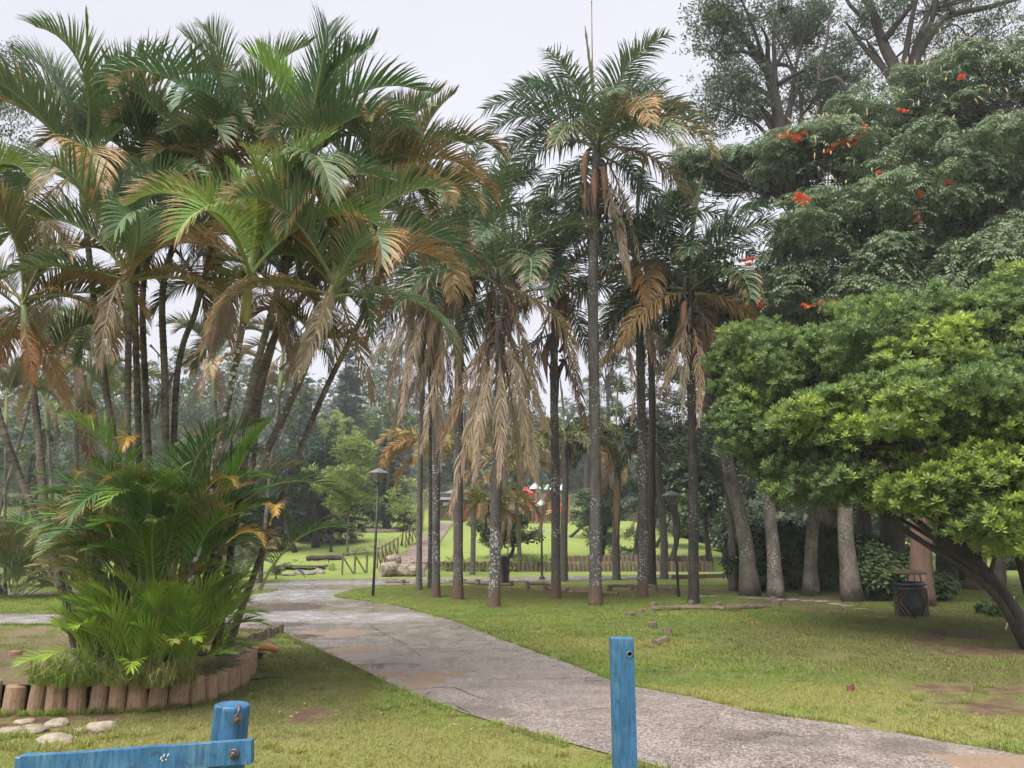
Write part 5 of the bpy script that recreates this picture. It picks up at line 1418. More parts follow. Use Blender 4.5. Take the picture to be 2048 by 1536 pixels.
tall_palm('rightmost tall palm with a nearly black trunk in front of the dark trees', (1387, 1208), (1380, 560), .14, 3.1, 14, 4, (.035, .075, .036), (.0, 2.6), 24, az0=.1, mat='dark_bark', extra=[('q60', 3.3, D(30), (.045, .11, .045), .0), ('q80', 3.2, D(10), (.045, .10, .045), .0), ('qdead', 2.7, D(180), (.25, .13, .09), 1, -.8), ('q-10', 2.6, D(-20), (.09, .08, .05), .75, -.4)], mid=[(1386, 950), (1382, 740)])
# further palms between and behind them
tall_palm('dark slim palm trunk close behind the reddish-footed palm', (862, 1177), (858, 640), .12, 2.6, 8, 3, G_QD, az0=.3, mat='dark_bark', nboot=8)
tall_palm('dark palm directly behind the shaggy palm, its flared foot showing on the right', (1304, 1171), (1300, 640), .15, 3.2, 10, 3, G_QD, az0=.3, mat='brown_bark', nboot=8)
GB = (.045, .075, .04)
tall_palm('smooth grey palm with ringed trunk behind the V-shaped dead fronds', (1128, 1163), (1130, 880), .16, 2.9, 10, 1, (.10, .13, .05), (0, .8), 4, "grey_palm_bark", az0=.8, fam='f', spathe=0, brown=.4)
tall_palm('short dark palm with an umbrella crown right of the tallest palm', (1233, 1160), (1232, 885), .17, 3.0, 13, 2, (.022, .045, .026), (0, .8), 5, 'grey_palm_bark', az0=.2, fam='f', spathe=0, brown=.05)
tall_palm('leaning bare grey palm trunk behind the tilted lamp post', (1328, 1158), (1314, 900), .17, 3.0, 11, 1, (.03, .055, .03), (0, .6), 4, 'grey_palm_bark', az0=.2, fam='f', mid=[(1328, 1080), (1320, 980)], spathe=0, brown=.1)
tall_palm('short palm with arching yellow-green plume fronds behind the centre palm', (1003, 1170), (985, 1005), .11, 1.9, 9, 1, (.16, .19, .055), (0, .5), 4, 'grey_palm_bark', az0=.2, fam='f', spathe=0, brown=.55, extra=[('f45', 2.0, D(180), (.2, .19, .05), .6), ('f45', 2.0, D(0), (.2, .18, .05), .65)])
tall_palm('palm with orange-tipped plume fronds arching over the ramp', (868, 1153), (868, 900), .13, 2.6, 10, 1, (.2, .20, .05), (0, .8), 5, 'grey_palm_bark', az0=.0, fam='f', spathe=0, brown=.6, extra=[('f70', 2.9, D(180), (.25, .24, .05), .6), ('f45', 2.9, D(190), (.27, .2, .05), .7), ('f45', 2.7, D(170), (.26, .2, .05), .6)])
tall_palm('olive plume-fronded palm behind the pale spotted trunk', (945, 1150), (945, 880), .13, 2.6, 11, 2, (.10, .13, .045), (0, .8), 5, 'grey_palm_bark', az0=.4, fam='f', spathe=0, brown=.5)
tall_palm('palm with brown plume fronds in front of the play tower', (1040, 1128), (1030, 930), .12, 3.2, 10, 2, (.11, .11, .06), (0, .8), 5, 'grey_palm_bark', az0=.9, fam='f', spathe=0, brown=.6)
tall_palm('grey-green plume palm right of the playground', (1200, 1120), (1190, 900), .14, 3.4, 11, 1, (.07, .10, .05), (0, .8), 5, 'grey_palm_bark', az0=.4, fam='f', spathe=0, brown=.35)

# ------------------------------------------------------------------ broadleaf trees, conifers, hedge
def leaf_tpl(kind, seed=0):
    """a small spray of leaves of about unit size: (verts, tris)"""
    rg = np.random.default_rng(seed); V = []; F = []
    def leaf(b, d, L, W, fold=.15, tip=1.0):
        d = norm(np.array(d, float)); up = np.array([0, 0, 1.0])
        s_ = np.cross(d, up); s_ = norm(s_) if np.linalg.norm(s_) > .05 else np.array([1.0, 0, 0])
        n_ = np.cross(s_, d); k = len(V); b = np.array(b, float)
        V.extend([b, b + d * L * .55 + s_ * W + n_ * fold * W, b + d * L * tip, b + d * L * .55 - s_ * W + n_ * fold * W])
        F.append((k, k + 1, k + 2)); F.append((k, k + 2, k + 3))
    if kind == 'rosette':
        for i in range(9):
            a = i * 2.4; e = .15 + .75 * (1 - i / 9) if i < 8 else 1.3
            e = .1 + i * .13
            leaf((0, 0, i * .02), (math.cos(a) * math.cos(e), math.sin(a) * math.cos(e), math.sin(e)), rg.uniform(.8, 1.05), .19)
    elif kind == 'pinnate':
        for j in range(2):
            a0 = j * 3.0 + rg.uniform(-.5, .5); p = np.zeros(3); e = .45
            for i in range(4):
                d = np.array([math.cos(a0) * math.cos(e), math.sin(a0) * math.cos(e), math.sin(e)])
                p = p + d * .26; e -= .33
                for sg in (-1, 1):
                    sd_ = np.array([-math.sin(a0), math.cos(a0), 0]) * sg
                    leaf(p, d * .45 + sd_ * .8 + np.array([0, 0, -.45]), .38, .085)
            leaf(p, (math.cos(a0) * .5, math.sin(a0) * .5, -.8), .36, .08)
    elif kind == 'fine':
        for i in range(14):
            b = rg.normal(0, .35, 3) * np.array([1, 1, .7]); leaf(b, rg.normal(0, 1, 3) + np.array([0, 0, -.5]), .42, .065)
    elif kind == 'broad':
        for i in range(7):
            a = i * 2.4; b = rg.normal(0, .22, 3); leaf(b, (math.cos(a), math.sin(a), rg.uniform(-.7, .3)), .62, .19)
    elif kind == 'needle':
        for i in range(12):
            a = rg.uniform(-1.0, 1.0); leaf((0, 0, 0), (math.cos(a), math.sin(a), rg.uniform(-.45, .25)), rg.uniform(.7, 1.1), .07)
    elif kind == 'spray':
        for i in range(10):
            a = rg.uniform(0, 6.28); u = i / 10; leaf((u * .7, rg.uniform(-.1, .1), -.1 * u * u), (math.cos(a) + .8, math.sin(a), rg.uniform(-.4, .5)), .34, .12)
    return np.array(V), np.array(F)
TPL = {k: [leaf_tpl(k, i) for i in range(3)] for k in ('rosette', 'pinnate', 'fine', 'broad', 'needle', 'spray')}
def foliage_mesh(name, lobes, tpl, per, size, mat, rg, flat=.65, topbias=.35, fill=.35, young=None, zmin=None):
    """lobes: (n,4) centre and radius; leaf sprays set through the outer part of each lobe"""
    lobes = np.asarray(lobes); nl = len(lobes)
    out_v = []; out_f = []; out_c = []; off = 0
    per_l = np.maximum(4, (per * (lobes[:, 3] / lobes[:, 3].mean()) ** 2)).astype(int)
    idx = np.repeat(np.arange(nl), per_l); n = len(idx)
    d = norm(rg.normal(0, 1, (n, 3)) + np.array([0, 0, topbias]))
    rr = (fill + (1 - fill) * rg.random(n) ** .6)[:, None] * lobes[idx, 3:4]
    P = lobes[idx, :3] + d * rr * np.array([1, 1, flat])
    lr = rg.random(nl)[idx]
    grp = rg.integers(0, 3, n)
    for g in range(3):
        m = grp == g; k = m.sum()
        if k == 0: continue
        V, F = TPL[tpl][g]
        # z axis leans outward-up, spun at random
        z = norm(d[m] * .55 + np.array([0, 0, .8]) + rg.normal(0, .22, (k, 3)))
        a = norm(np.cross(z, rg.normal(0, 1, (k, 3)))); b = np.cross(z, a)
        if tpl in ('needle', 'spray'):
            a = norm(d[m] * np.array([1, 1, .45]) + np.array([0, 0, .1]) + rg.normal(0, .15, (k, 3))); b = norm(np.cross(np.array([0, 0, 1.0]), a)); z = np.cross(a, b)
        Mx = np.stack([a, b, z], 2)
        s_ = size * rg.uniform(.7, 1.25, k)
        W = np.einsum('nij,vj->nvi', Mx, V) * s_[:, None, None] + P[m][:, None, :]
        nv = len(V)
        out_v.append(W.reshape(-1, 3)); out_f.append((F[None] + (np.arange(k) * nv)[:, None, None] + off).reshape(-1, 3)); off += k * nv
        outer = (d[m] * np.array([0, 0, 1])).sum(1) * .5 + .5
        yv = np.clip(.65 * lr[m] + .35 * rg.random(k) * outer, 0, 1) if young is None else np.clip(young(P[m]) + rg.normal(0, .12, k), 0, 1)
        cc = np.stack([rg.random(k) * .6 + .4 * lr[m], yv, rg.random(k)], 1)
        out_c.append(np.repeat(cc, nv, 0))
    return mesh_np(name, np.concatenate(out_v), np.concatenate(out_f), [mat], False, np.concatenate(out_c))
def crown_lobes(C, Rr, n, rl, rg, shell=.7, low=-.5, squash_noise=.25):
    out = []
    while len(out) < n:
        d = norm(rg.normal(0, 1, 3))
        if d[2] < low: continue
        k = (shell + (1 - shell) * rg.random()) * (1 + squash_noise * mnoise.noise(Vector(d * 2.3 + np.array(C) * .37)))
        if rg.random() < .18: k *= rg.uniform(.3, .8)
        p = np.array(C) + d * np.array(Rr) * k
        out.append((*p, rl * rg.uniform(.7, 1.3)))
    return out
def limb(t, pts, r0, r1, mat, name='branch', n=10, sides=7):
    P = bez(pts, n); mb = MB(); mb.tube(P, [r0 + (r1 - r0) * i / n for i in range(n + 1)], sides, True, .04); return mb.build(name, M[mat], t, True)
def tree(name, label, base, trunk, r0, r1, bark, ells, nl, rl, tpl, per, size, leaf, seed, nbranch=8, group=None, low=-.5, shell=.7, cat='tree', flat=.65, young=None, lobes=None, twigs=True, tk=.5, fork=None, fill=.35, limbmat=None):
    """ells: list of (centre, radii, share)"""
    rg = np.random.default_rng(seed)
    base = Vector(base); t = thing(name, label, cat, base, group)
    lb = list(lobes) if lobes is not None else []
    for (C, Rr, sh) in ells: lb += crown_lobes(C, Rr, max(3, int(nl * sh)), rl, rg, shell, low)
    if trunk:
        P = bez([Vector(p) for p in trunk], 14); mb = MB()
        mb.tube(P, [(r0 + (r1 - r0) * i / 14) * (1 + .35 * max(0, 1 - i / 2.5)) for i in range(15)], 12, True, .05)
        mb.build('trunk', M[bark], t, True)
        top = P[-1]
        ends = [lb[i] for i in rg.choice(len(lb), min(nbranch, len(lb)), replace=False)] if nbranch else []
        starts = []
        for e in ends:
            e3 = Vector(e[:3]); s0 = P[int(rg.integers(9, 15))] if fork is None else P[int(rg.integers(fork, 15))]
            mid = s0.lerp(e3, .5) + Vector((0, 0, (e3 - s0).length * .12)) + Vector(rg.normal(0, .12, 3) * (e3 - s0).length * .4)
            limb(t, [s0, mid, e3], r1 * .62, r1 * .12, limbmat or bark, n=8, sides=6)
            starts.append((mid, e3))
        if twigs and starts:
            mb = MB()
            for e in lb:
                e3 = Vector(e[:3]); mid, en = min(starts, key=lambda q: (q[0] - e3).length)
                a = mid.lerp(en, .5)
                if (a - e3).length > rl * 6: a = e3 - (e3 - a).normalized() * rl * 4
                mb.tube([a, a.lerp(e3, .5) + Vector(rg.normal(0, .08, 3)), e3 + Vector((0, 0, e[3] * .3))], [r1 * .13 * tk * 2, r1 * .09 * tk * 2, .006], 4, False)
            mb.build('twigs', M[limbmat or bark], t)['kind'] = 'stuff'
    me = foliage_mesh('crown', np.array(lb), tpl, per, size, M[leaf], rg, flat, young=young, fill=fill)
    o = bpy.data.objects.new('crown', me); me.transform(Matrix.Translation(-base)); link(o, t)['kind'] = 'stuff'
    return t
def pixell(px, py, Y, wpx, hpx, depth, share=1.0):
    c = at(px, py, Y); k = Y / FPX
    return (tuple(c), (wpx * k, depth, hpx * k), share)

# the bright green tree whose low crown fills the right of the picture
bs = gnd(2075, 1300)
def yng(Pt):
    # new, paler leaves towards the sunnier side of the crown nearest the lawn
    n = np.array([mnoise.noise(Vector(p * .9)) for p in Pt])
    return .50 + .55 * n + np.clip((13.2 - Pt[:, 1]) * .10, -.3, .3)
lobes = []
rg0 = np.random.default_rng(5)
for (px, py, Y, w_, h_, dp, n) in [(1560, 760, 14.5, 130, 110, 1.6, 46), (1760, 700, 13.6, 200, 100, 1.6, 66), (1960, 640, 13.5, 160, 90, 1.6, 40), (1700, 860, 12.8, 180, 90, 1.4, 60), (1860, 820, 12.0, 180, 110, 1.5, 66),
                                   (1990, 870, 11.8, 130, 130, 1.6, 50), (1560, 900, 14.2, 110, 70, 1.4, 34), (1930, 740, 12.4, 150, 90, 1.4, 50), (1620, 950, 14.0, 110, 45, 1.2, 22), (1740, 640, 14.5, 80, 50, 1.0, 14), (2080, 700, 12.4, 130, 200, 1.6, 44), (1930, 950, 11.6, 90, 50, 1.0, 22), (1850, 1000, 11.6, 70, 36, .8, 14), (1960, 1040, 11.3, 60, 40, .7, 14), (2010, 1070, 11.2, 60, 40, .7, 12), (1810, 985, 11.9, 70, 30, .8, 12), (1620, 985, 13.4, 90, 26, .8, 10), (2040, 1000, 11.4, 60, 60, .9, 18), (1700, 960, 12.6, 90, 36, 1.0, 18), (1480, 830, 14.6, 60, 60, 1.0, 14), (1500, 690, 14.8, 70, 50, 1.0, 14)]:
    e = pixell(px, py, Y, w_, h_, dp); lobes += crown_lobes(e[0], e[1], int(n * 1.5), .29, rg0, .5, -.9, .5)
tr_pts = [bs, at(1985, 1165, 11.8), at(1890, 1060, 12.2), at(1800, 960, 12.8)]
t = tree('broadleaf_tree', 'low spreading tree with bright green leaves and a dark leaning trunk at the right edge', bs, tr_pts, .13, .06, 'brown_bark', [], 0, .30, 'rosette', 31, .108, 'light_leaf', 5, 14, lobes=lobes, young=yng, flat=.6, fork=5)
for pts, r in [([bs + Vector((.15, .1, 0)), at(2040, 1120, 11.9), at(1990, 960, 12.2), at(1960, 800, 12.4)], .085), ([bs + Vector((-.1, .1, 0)), at(1990, 1190, 11.6), at(1900, 1120, 11.9), at(1740, 1010, 12.6), at(1640, 900, 13.2)], .06),
               ([bs + Vector((.3, .2, 0)), at(2070, 1100, 12.0), at(2050, 900, 12.4)], .08), ([at(1985, 1165, 11.8), at(1870, 1075, 12.0), at(1760, 960, 12.4), at(1700, 860, 13)], .07)]:
    limb(t, pts, r, .035, 'brown_bark', 'trunk', 14, 9)

# the big flowering tree behind it
bs = gnd(1705, 1203); Y0 = bs.y
lobes = []
for (px, py, Y, w_, h_, dp, n) in [(1640, 340, 21, 130, 80, 2.0, 40), (1800, 250, 22, 150, 90, 2.4, 48), (1960, 200, 22, 150, 110, 2.5, 54), (1660, 500, 20, 140, 110, 2.2, 60), (1830, 420, 20, 180, 130, 2.5, 84),
                                   (1990, 380, 20, 150, 150, 2.5, 70), (1560, 600, 20, 80, 60, 1.6, 26), (1720, 640, 19.5, 160, 80, 2.0, 50), (1900, 580, 19, 180, 90, 2.2, 60), (2080, 300, 21, 120, 200, 2.5, 50), (1560, 330, 22, 90, 45, 1.8, 24), (1490, 340, 23, 60, 40, 1.5, 14), (1400, 355, 23.6, 90, 34, 1.5, 18), (2050, 480, 18.5, 90, 60, 1.8, 26), (1960, 500, 18.5, 80, 50, 1.5, 16)]:
    e = pixell(px, py, Y, w_, h_, dp); lobes += [(q[0], q[1], q[2], q[3] * float(rg0.uniform(.6, 1.35))) for q in crown_lobes(e[0], e[1], int(n * 1.25), .50, rg0, .62, -.6, .45)]
t = tree('flowering_tree', 'big dark green tree with orange blossoms and tan pods above the bright green one', bs, [bs, at(1690, 1040, Y0), at(1700, 860, Y0), at(1760, 640, Y0)], .22, .14, 'pale_bark', [], 0, .6, 'pinnate', 22, .31, 'tulip_leaf', 8, 22, lobes=lobes, flat=.45, fork=4, limbmat='brown_bark')
flt = t
for k, (px, py, n) in enumerate([(1600, 277, 6), (1585, 280, 4), (1690, 290, 7), (1665, 297, 3), (1725, 262, 5), (1728, 272, 4), (1700, 285, 5), (1405, 325, 7), (1430, 322, 5), (1600, 395, 5), (1610, 405, 4), (1840, 437, 3), (1897, 367, 3), (1495, 527, 5), (1525, 608, 3), (1610, 610, 3), (1800, 222, 2),
                                 (1840, 395, 2), (1665, 607, 3), (1640, 612, 2), (1570, 270, 2), (1935, 155, 2), (1750, 345, 1), (1390, 322, 4), (1450, 318, 3)]):
    Yq = 23.0 if px < 1470 and py < 400 else (20.5 if py < 330 else 18.0)
    if py < 330 and px > 1470: Yq = 19.4
    mb = MB()
    for j in range(n):
        c = at(px + R.uniform(-10, 10), py + R.uniform(-7, 7), Yq) + Vector((0, R.uniform(-.1, .1), 0))
        for q in range(5):
            a_ = R.uniform(0, 6.28); d = Vector((math.cos(a_), math.sin(a_) - .6, R.uniform(.1, .9))).normalized() * .12; s2 = d.cross(Vector((0, .3, 1))).normalized() * .055
            mb.add([c, c + d * .6 + s2, c + d, c + d * .6 - s2], [(0, 1, 2, 3)])
    o = mb.build('blossom', M['flower'], flt); o['kind'] = 'stuff'
def pods(px, py, wpx, hpx, Y, n):
    for k in range(n):
        c = at(px + R.gauss(0, wpx), py + R.gauss(0, hpx), Y + R.uniform(-.5, .5)); d = Vector((R.gauss(0, .35), R.gauss(0, .3), 1)).normalized(); L = R.uniform(.14, .26)
        mb = MB(); mb.tube([c, c + d * L * .3, c + d * L * .6, c + d * L], [.008, .02, .022, .003], 5, True); mb.build('seed_pod', M['pod'], flt, True)
pods(1960, 110, 60, 30, 21, 34); pods(1850, 150, 60, 25, 20.5, 26); pods(1660, 250, 70, 12, 20, 22); pods(1800, 300, 120, 40, 19.3, 34); pods(1960, 260, 70, 60, 19.3, 16); pods(1740, 350, 70, 20, 18.8, 10)

def bt(name, label, base_px, r, bark, ell, nl, rl, tpl, per, size, leaf, seed, nb=6, fork=6, Y=None, lean=0, base=None, **kw):
    b = gnd(*base_px) if base is None else Vector(base)
    C = ell[0][0]
    top = Vector((C[0], C[1], C[2] - ell[0][1][2] * .25))
    mid = b.lerp(top, .5) + Vector((lean, 0, 0))
    return tree(name, label, b, [b, mid, top], r, r * .45, bark, ell, nl, rl, tpl, per, size, leaf, seed, nb, fork=fork, **kw)
# trunks standing under the flowering tree, each a tree with its own dark crown
b = gnd(1500, 1192)
tree('broadleaf_tree', 'thick grey trunk leaning left, nearest the kerb stones', b, [b, at(1490, 1080, b.y), at(1462, 960, b.y), at(1440, 860, b.y), at(1400, 800, b.y)], .23, .12, 'pale_bark', [pixell(1430, 640, b.y + 1, 110, 130, 2.2)], 50, .6, 'broad', 22, .34, 'dark_leaf', 12, 9, fork=8)
b = gnd(1467, 1182); Yb = b.y
tree('broadleaf_tree', 'slender grey trunk just left of the thick leaning one', b, [b, at(1463, 1060, Yb), at(1455, 940, Yb), at(1450, 840, Yb)], .12, .08, 'pale_bark', [pixell(1480, 760, Yb + 1.5, 90, 90, 1.8)], 34, .55, 'broad', 22, .32, 'dark_leaf', 13, 6, fork=8)
b = gnd(1552, 1198)
tree('broadleaf_tree', 'mossy double trunk with ferns at its foot, second of the grey trunks', b, [b, at(1546, 1090, b.y), at(1538, 1010, b.y), at(1535, 900, b.y)], .19, .13, 'pale_bark', [pixell(1560, 880, b.y + 1.2, 120, 100, 2.0)], 46, .55, 'broad', 22, .32, 'mid_leaf', 14, 8, fork=8)
b = gnd(1622, 1190)
tree('broadleaf_tree', 'upright grey trunk with a mossy foot in front of the dark hedge', b, [b, at(1622, 1100, b.y), at(1632, 1000, b.y), at(1640, 900, b.y)], .19, .14, 'pale_bark', [pixell(1660, 860, b.y + 1.4, 130, 110, 2.0)], 50, .55, 'broad', 22, .32, 'mid_leaf', 15, 8, fork=8)
b = gnd(1842, 1212)
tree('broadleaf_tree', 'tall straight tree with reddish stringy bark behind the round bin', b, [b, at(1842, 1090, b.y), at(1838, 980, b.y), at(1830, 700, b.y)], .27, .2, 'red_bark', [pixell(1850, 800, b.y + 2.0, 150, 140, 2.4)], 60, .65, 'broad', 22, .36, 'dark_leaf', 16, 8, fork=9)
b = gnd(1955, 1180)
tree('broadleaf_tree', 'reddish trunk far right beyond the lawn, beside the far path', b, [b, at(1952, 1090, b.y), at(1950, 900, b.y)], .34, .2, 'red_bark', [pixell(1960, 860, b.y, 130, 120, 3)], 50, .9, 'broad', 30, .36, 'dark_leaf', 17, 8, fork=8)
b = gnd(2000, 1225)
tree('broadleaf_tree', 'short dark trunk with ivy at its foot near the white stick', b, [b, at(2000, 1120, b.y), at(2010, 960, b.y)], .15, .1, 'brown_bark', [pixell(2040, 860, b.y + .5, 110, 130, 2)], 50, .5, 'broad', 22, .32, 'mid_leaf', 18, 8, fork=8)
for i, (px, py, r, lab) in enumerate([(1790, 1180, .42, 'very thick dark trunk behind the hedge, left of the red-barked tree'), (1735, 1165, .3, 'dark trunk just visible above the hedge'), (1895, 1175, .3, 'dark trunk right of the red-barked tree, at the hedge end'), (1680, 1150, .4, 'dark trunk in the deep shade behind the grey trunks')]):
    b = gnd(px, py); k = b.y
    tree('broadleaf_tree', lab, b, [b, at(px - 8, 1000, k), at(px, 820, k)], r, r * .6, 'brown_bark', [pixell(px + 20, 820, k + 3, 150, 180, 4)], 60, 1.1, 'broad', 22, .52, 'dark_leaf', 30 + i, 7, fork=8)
# dark multi-stemmed small trees behind the palms on the right
for i, (px, py, cx, cy_, w_, h_, lab, lf) in enumerate([(1345, 1140, 1345, 960, 80, 110, 'small dark forked tree with a crooked stem beyond the path', 'dark_leaf'), (1420, 1140, 1410, 960, 80, 100, 'three-stemmed dark small tree beyond the path', 'dark_leaf'),
        (1450, 1132, 1470, 930, 90, 110, 'dark crooked small tree left of the hedge', 'dark_leaf'), (1270, 1122, 1285, 990, 60, 90, 'narrow dark evergreen behind the log wall', 'conifer_leaf'), (1205, 1118, 1205, 1035, 26, 70, 'slim dark cypress-like shrub behind the log wall', 'conifer_leaf'),
        (1310, 1095, 1340, 1020, 70, 60, 'grey-leaved round tree right of the playground', 'mid_leaf'), (1140, 1075, 1190, 1020, 55, 40, 'light green bush tree hiding the slide of the playground', 'mid_leaf'), (1020, 1115, 1010, 1060, 65, 35, 'small spreading tree with a bent stem on the far lawn', 'mid_leaf')]):
    b = gnd(px, py); k = b.y
    bt('broadleaf_tree' if i not in (3, 4) else 'evergreen_tree', lab, (px, py), .11 if i > 2 else .14, 'brown_bark', [pixell(cx, cy_, k, w_, h_, w_ * k / FPX)], 36, .5 if i < 3 else .42, 'broad' if 'conifer' not in lf else 'fine', 26, .31, lf, 50 + i, 5, 5, lean=R.uniform(-.3, .3), low=-.9)
# hedge
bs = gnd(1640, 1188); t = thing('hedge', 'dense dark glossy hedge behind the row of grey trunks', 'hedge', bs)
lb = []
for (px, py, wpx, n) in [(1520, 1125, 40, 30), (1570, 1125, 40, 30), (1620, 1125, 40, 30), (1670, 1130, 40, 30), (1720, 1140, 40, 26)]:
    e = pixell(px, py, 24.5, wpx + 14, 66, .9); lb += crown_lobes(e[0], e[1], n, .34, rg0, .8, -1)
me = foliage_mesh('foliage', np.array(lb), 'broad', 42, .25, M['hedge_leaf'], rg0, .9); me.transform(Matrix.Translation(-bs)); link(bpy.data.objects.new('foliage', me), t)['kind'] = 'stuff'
bs = gnd(1770, 1205); t = thing('shrub', 'lighter broad-leaved shrub between the hedge and the bin', 'shrub', bs)
lb = []
for (px, py, wpx, n) in [(1760, 1150, 46, 40), (1800, 1165, 30, 16), (1865, 1165, 22, 10)]:
    e = pixell(px, py, 20.6, wpx, 42, .6); lb += crown_lobes(e[0], e[1], n, .26, rg0, .8, -1)
me = foliage_mesh('foliage', np.array(lb), 'broad', 46, .22, M['mid_leaf'], rg0, .9); me.transform(Matrix.Translation(-bs)); link(bpy.data.objects.new('foliage', me), t)['kind'] = 'stuff'
# ivy and ferns at trunk feet, low plants by the log wall
def low_plants(name, label, spots, tpl, size, leaf, cat='plant', per=14):
    lb = []
    for (px, py, wpx) in spots:
        q = gnd(px, py); r = wpx / FPX * q.y; lb.append((q.x, q.y, q.z + r * .25, r))
    b = Vector(lb[0][:3]); me = foliage_mesh(name, np.array(lb), tpl, per, size, M[leaf], rg0, .6)
    o = bpy.data.objects.new(name, me); link(o); return tag(o, label, cat, None, 'stuff')
low_plants('ivy', 'ivy and small ferns round the trunk feet at the right', [(1544, 1196, 9), (1610, 1190, 10), (1625, 1192, 10), (1975, 1228, 22), (1990, 1222, 20), (2005, 1235, 26), (2040, 1250, 20), (1555, 1194, 7)], 'rosette', .10, 'mid_leaf', per=60)
low_plants('border_plants', 'low straggly plants in a row between the far lawn and the path', [(885 + 11 * k, 1143 + R.uniform(-1, 1), R.uniform(7, 11)) for k in range(19)], 'spray', .22, 'lime_leaf', per=24)
low_plants('border_plants', 'small green plants growing along the top of the log wall', [(1030 + 16 * k, 1122, 7) for k in range(10)] + [(1230, 1112, 14), (1262, 1112, 16), (1245, 1108, 12)], 'spray', .22, 'mid_leaf', per=24)
low_plants('pond_plants', 'small leafy plants among the pond stones', [(487, 1152, 8), (552, 1150, 10), (560, 1142, 8), (660, 1133, 8), (665, 1140, 7), (622, 1140, 5)], 'spray', .2, 'lime_leaf', per=30)

# tall trees standing against the sky, top right
b = Vector((13.5, 33, 0)); k = 33
tree('tall_tree', 'tall grey-green tree with a fine-leaved crown against the sky, left of the bare-limbed one', b, [b, at(1600, 500, k), at(1560, 250, k), at(1535, 130, k)], .4, .22, 'brown_bark',
     [pixell(1450, 60, k, 100, 70, 3, .22), pixell(1480, 190, k, 90, 80, 3, .22), pixell(1600, 60, k + 1, 110, 90, 3, .26), pixell(1620, 190, k + 1, 100, 70, 3, .2), pixell(1700, 120, k + 1, 60, 80, 3, .1)], 120, 1.0, 'fine', 18, .5, 'euc_leaf', 21, 26, fork=5, low=-.9, shell=.35, fill=.2)
b = Vector((17.5, 30, 0)); k = 30
t = tree('tall_tree', 'tall tree with bare curving dark limbs against the sky at the upper right', b, [b, at(1790, 500, k), at(1800, 300, k), at(1800, 170, k)], .42, .28, 'brown_bark',
     [pixell(1900, -20, k, 160, 70, 4, .4), pixell(1990, 70, k, 90, 70, 3, .25), pixell(1760, 30, k, 90, 70, 3, .2), pixell(1880, 110, k + 1, 120, 60, 3, .2)], 70, .8, 'fine', 16, .38, 'euc_leaf', 22, 8, fork=12, low=-.9, shell=.3, fill=.1)
for pts, r in [([(1800, 180), (1770, 80), (1740, 20), (1722, -30)], .26), ([(1768, 80), (1800, 40), (1830, 0), (1850, -40)], .16), ([(1820, 150), (1850, 60), (1870, 40), (1880, -30)], .2), ([(1800, 190), (1830, 120), (1870, 55), (1915, 18), (1980, 12), (2048, -10)], .22),
               ([(1740, 30), (1700, -10), (1690, -40)], .1), ([(1700, 210), (1672, 165), (1640, 155), (1655, 80), (1662, 30)], .12), ([(1785, 120), (1820, 90), (1845, 60)], .06), ([(1760, 60), (1735, 70), (1700, 40)], .05), ([(1905, 25), (1900, -10), (1910, -40)], .1), ([(1850, 80), (1900, 60), (1960, 90)], .05)]:
    limb(t, [at(x_, y_, k) + Vector((0, R.uniform(-.4, .4), 0)) for x_, y_ in pts], r, r * .45, 'brown_bark', 'branch', 14, 8)
# tree just peeping in at the far left
b = Vector((-22, 30, 0))
tree('conifer_tree', 'grey-green conifer peeping in behind the palms at the upper left edge', b, [b, at(-60, 600, 30), at(-60, 50, 30)], .4, .12, 'brown_bark', [pixell(-60, 300, 30, 110, 260, 2)], 60, .9, 'fine', 28, .4, 'euc_leaf', 23, 10, low=-1)

# the wooded slope behind: every tree that can be told apart is its own object
def conifer(label, px, pyb, pyt, wpx, leaf='conifer_leaf', seed=0, Y=None, tiers=13, base=None):
    rg = np.random.default_rng(seed)
    b = gnd(px, pyb) if Y is None else at(px, 1000, Y)
    if Y is not None: b.z = hgt(b.x, Y)
    k = b.y; top = at(px, pyt, k); H = top.z - b.z; Rw = wpx / FPX * k
    lb = []
    for i in range(tiers):
        u = i / (tiers - 1); z = b.z + H * (.14 + .84 * u); r = Rw * (1 - u) ** .8 + .15
        m = max(3, int(9 * (1 - u) + 3))
        for j in range(m):
            a = 2 * PI * j / m + rg.uniform(-.3, .3); q = r * rg.uniform(.62, 1.0)
            lb.append((b.x + q * math.cos(a), b.y + q * math.sin(a), z - r * .22 + rg.uniform(-.2, .2), max(.3, r * .34)))
            if rg.random() < .6: lb.append((b.x + q * .5 * math.cos(a), b.y + q * .5 * math.sin(a), z, max(.3, r * .3)))
    return tree('conifer_tree', label, b, [b, b.lerp(top, .5), top], H * .018 + .06, .04, 'brown_bark', [], 0, .4, 'needle', 9, max(.46, H * .058), leaf, seed, 0, lobes=lb, cat='conifer', twigs=False, flat=.5)
conifer('tall dark pyramid conifer rising through the mist behind the slope', 692, 1060, 690, 60, seed=1, Y=85)
conifer('second misty conifer left of the tall pyramid one', 600, 1060, 760, 60, seed=2, Y=80)
conifer('dark conifer on the slope just right of the big palm clump', 590, 1078, 880, 62, seed=3)
conifer('dark conifer directly behind the pale lime tree', 660, 1085, 860, 60, seed=4)
conifer('broad dark conifer left of the ramp head', 770, 1060, 880, 56, seed=5)
conifer('small dark conifer seen between the palm stems at the slope foot', 520, 1100, 930, 46, seed=6)
bt('broadleaf_tree', 'dark leaning-trunk tree on the slope below the conifers', (590, 1105), .13, 'brown_bark', [pixell(575, 960, gnd(590, 1105).y, 50, 70, 1.6)], 34, .5, 'fine', 26, .38, 'conifer_leaf', 61, 6, 6, lean=-.3)
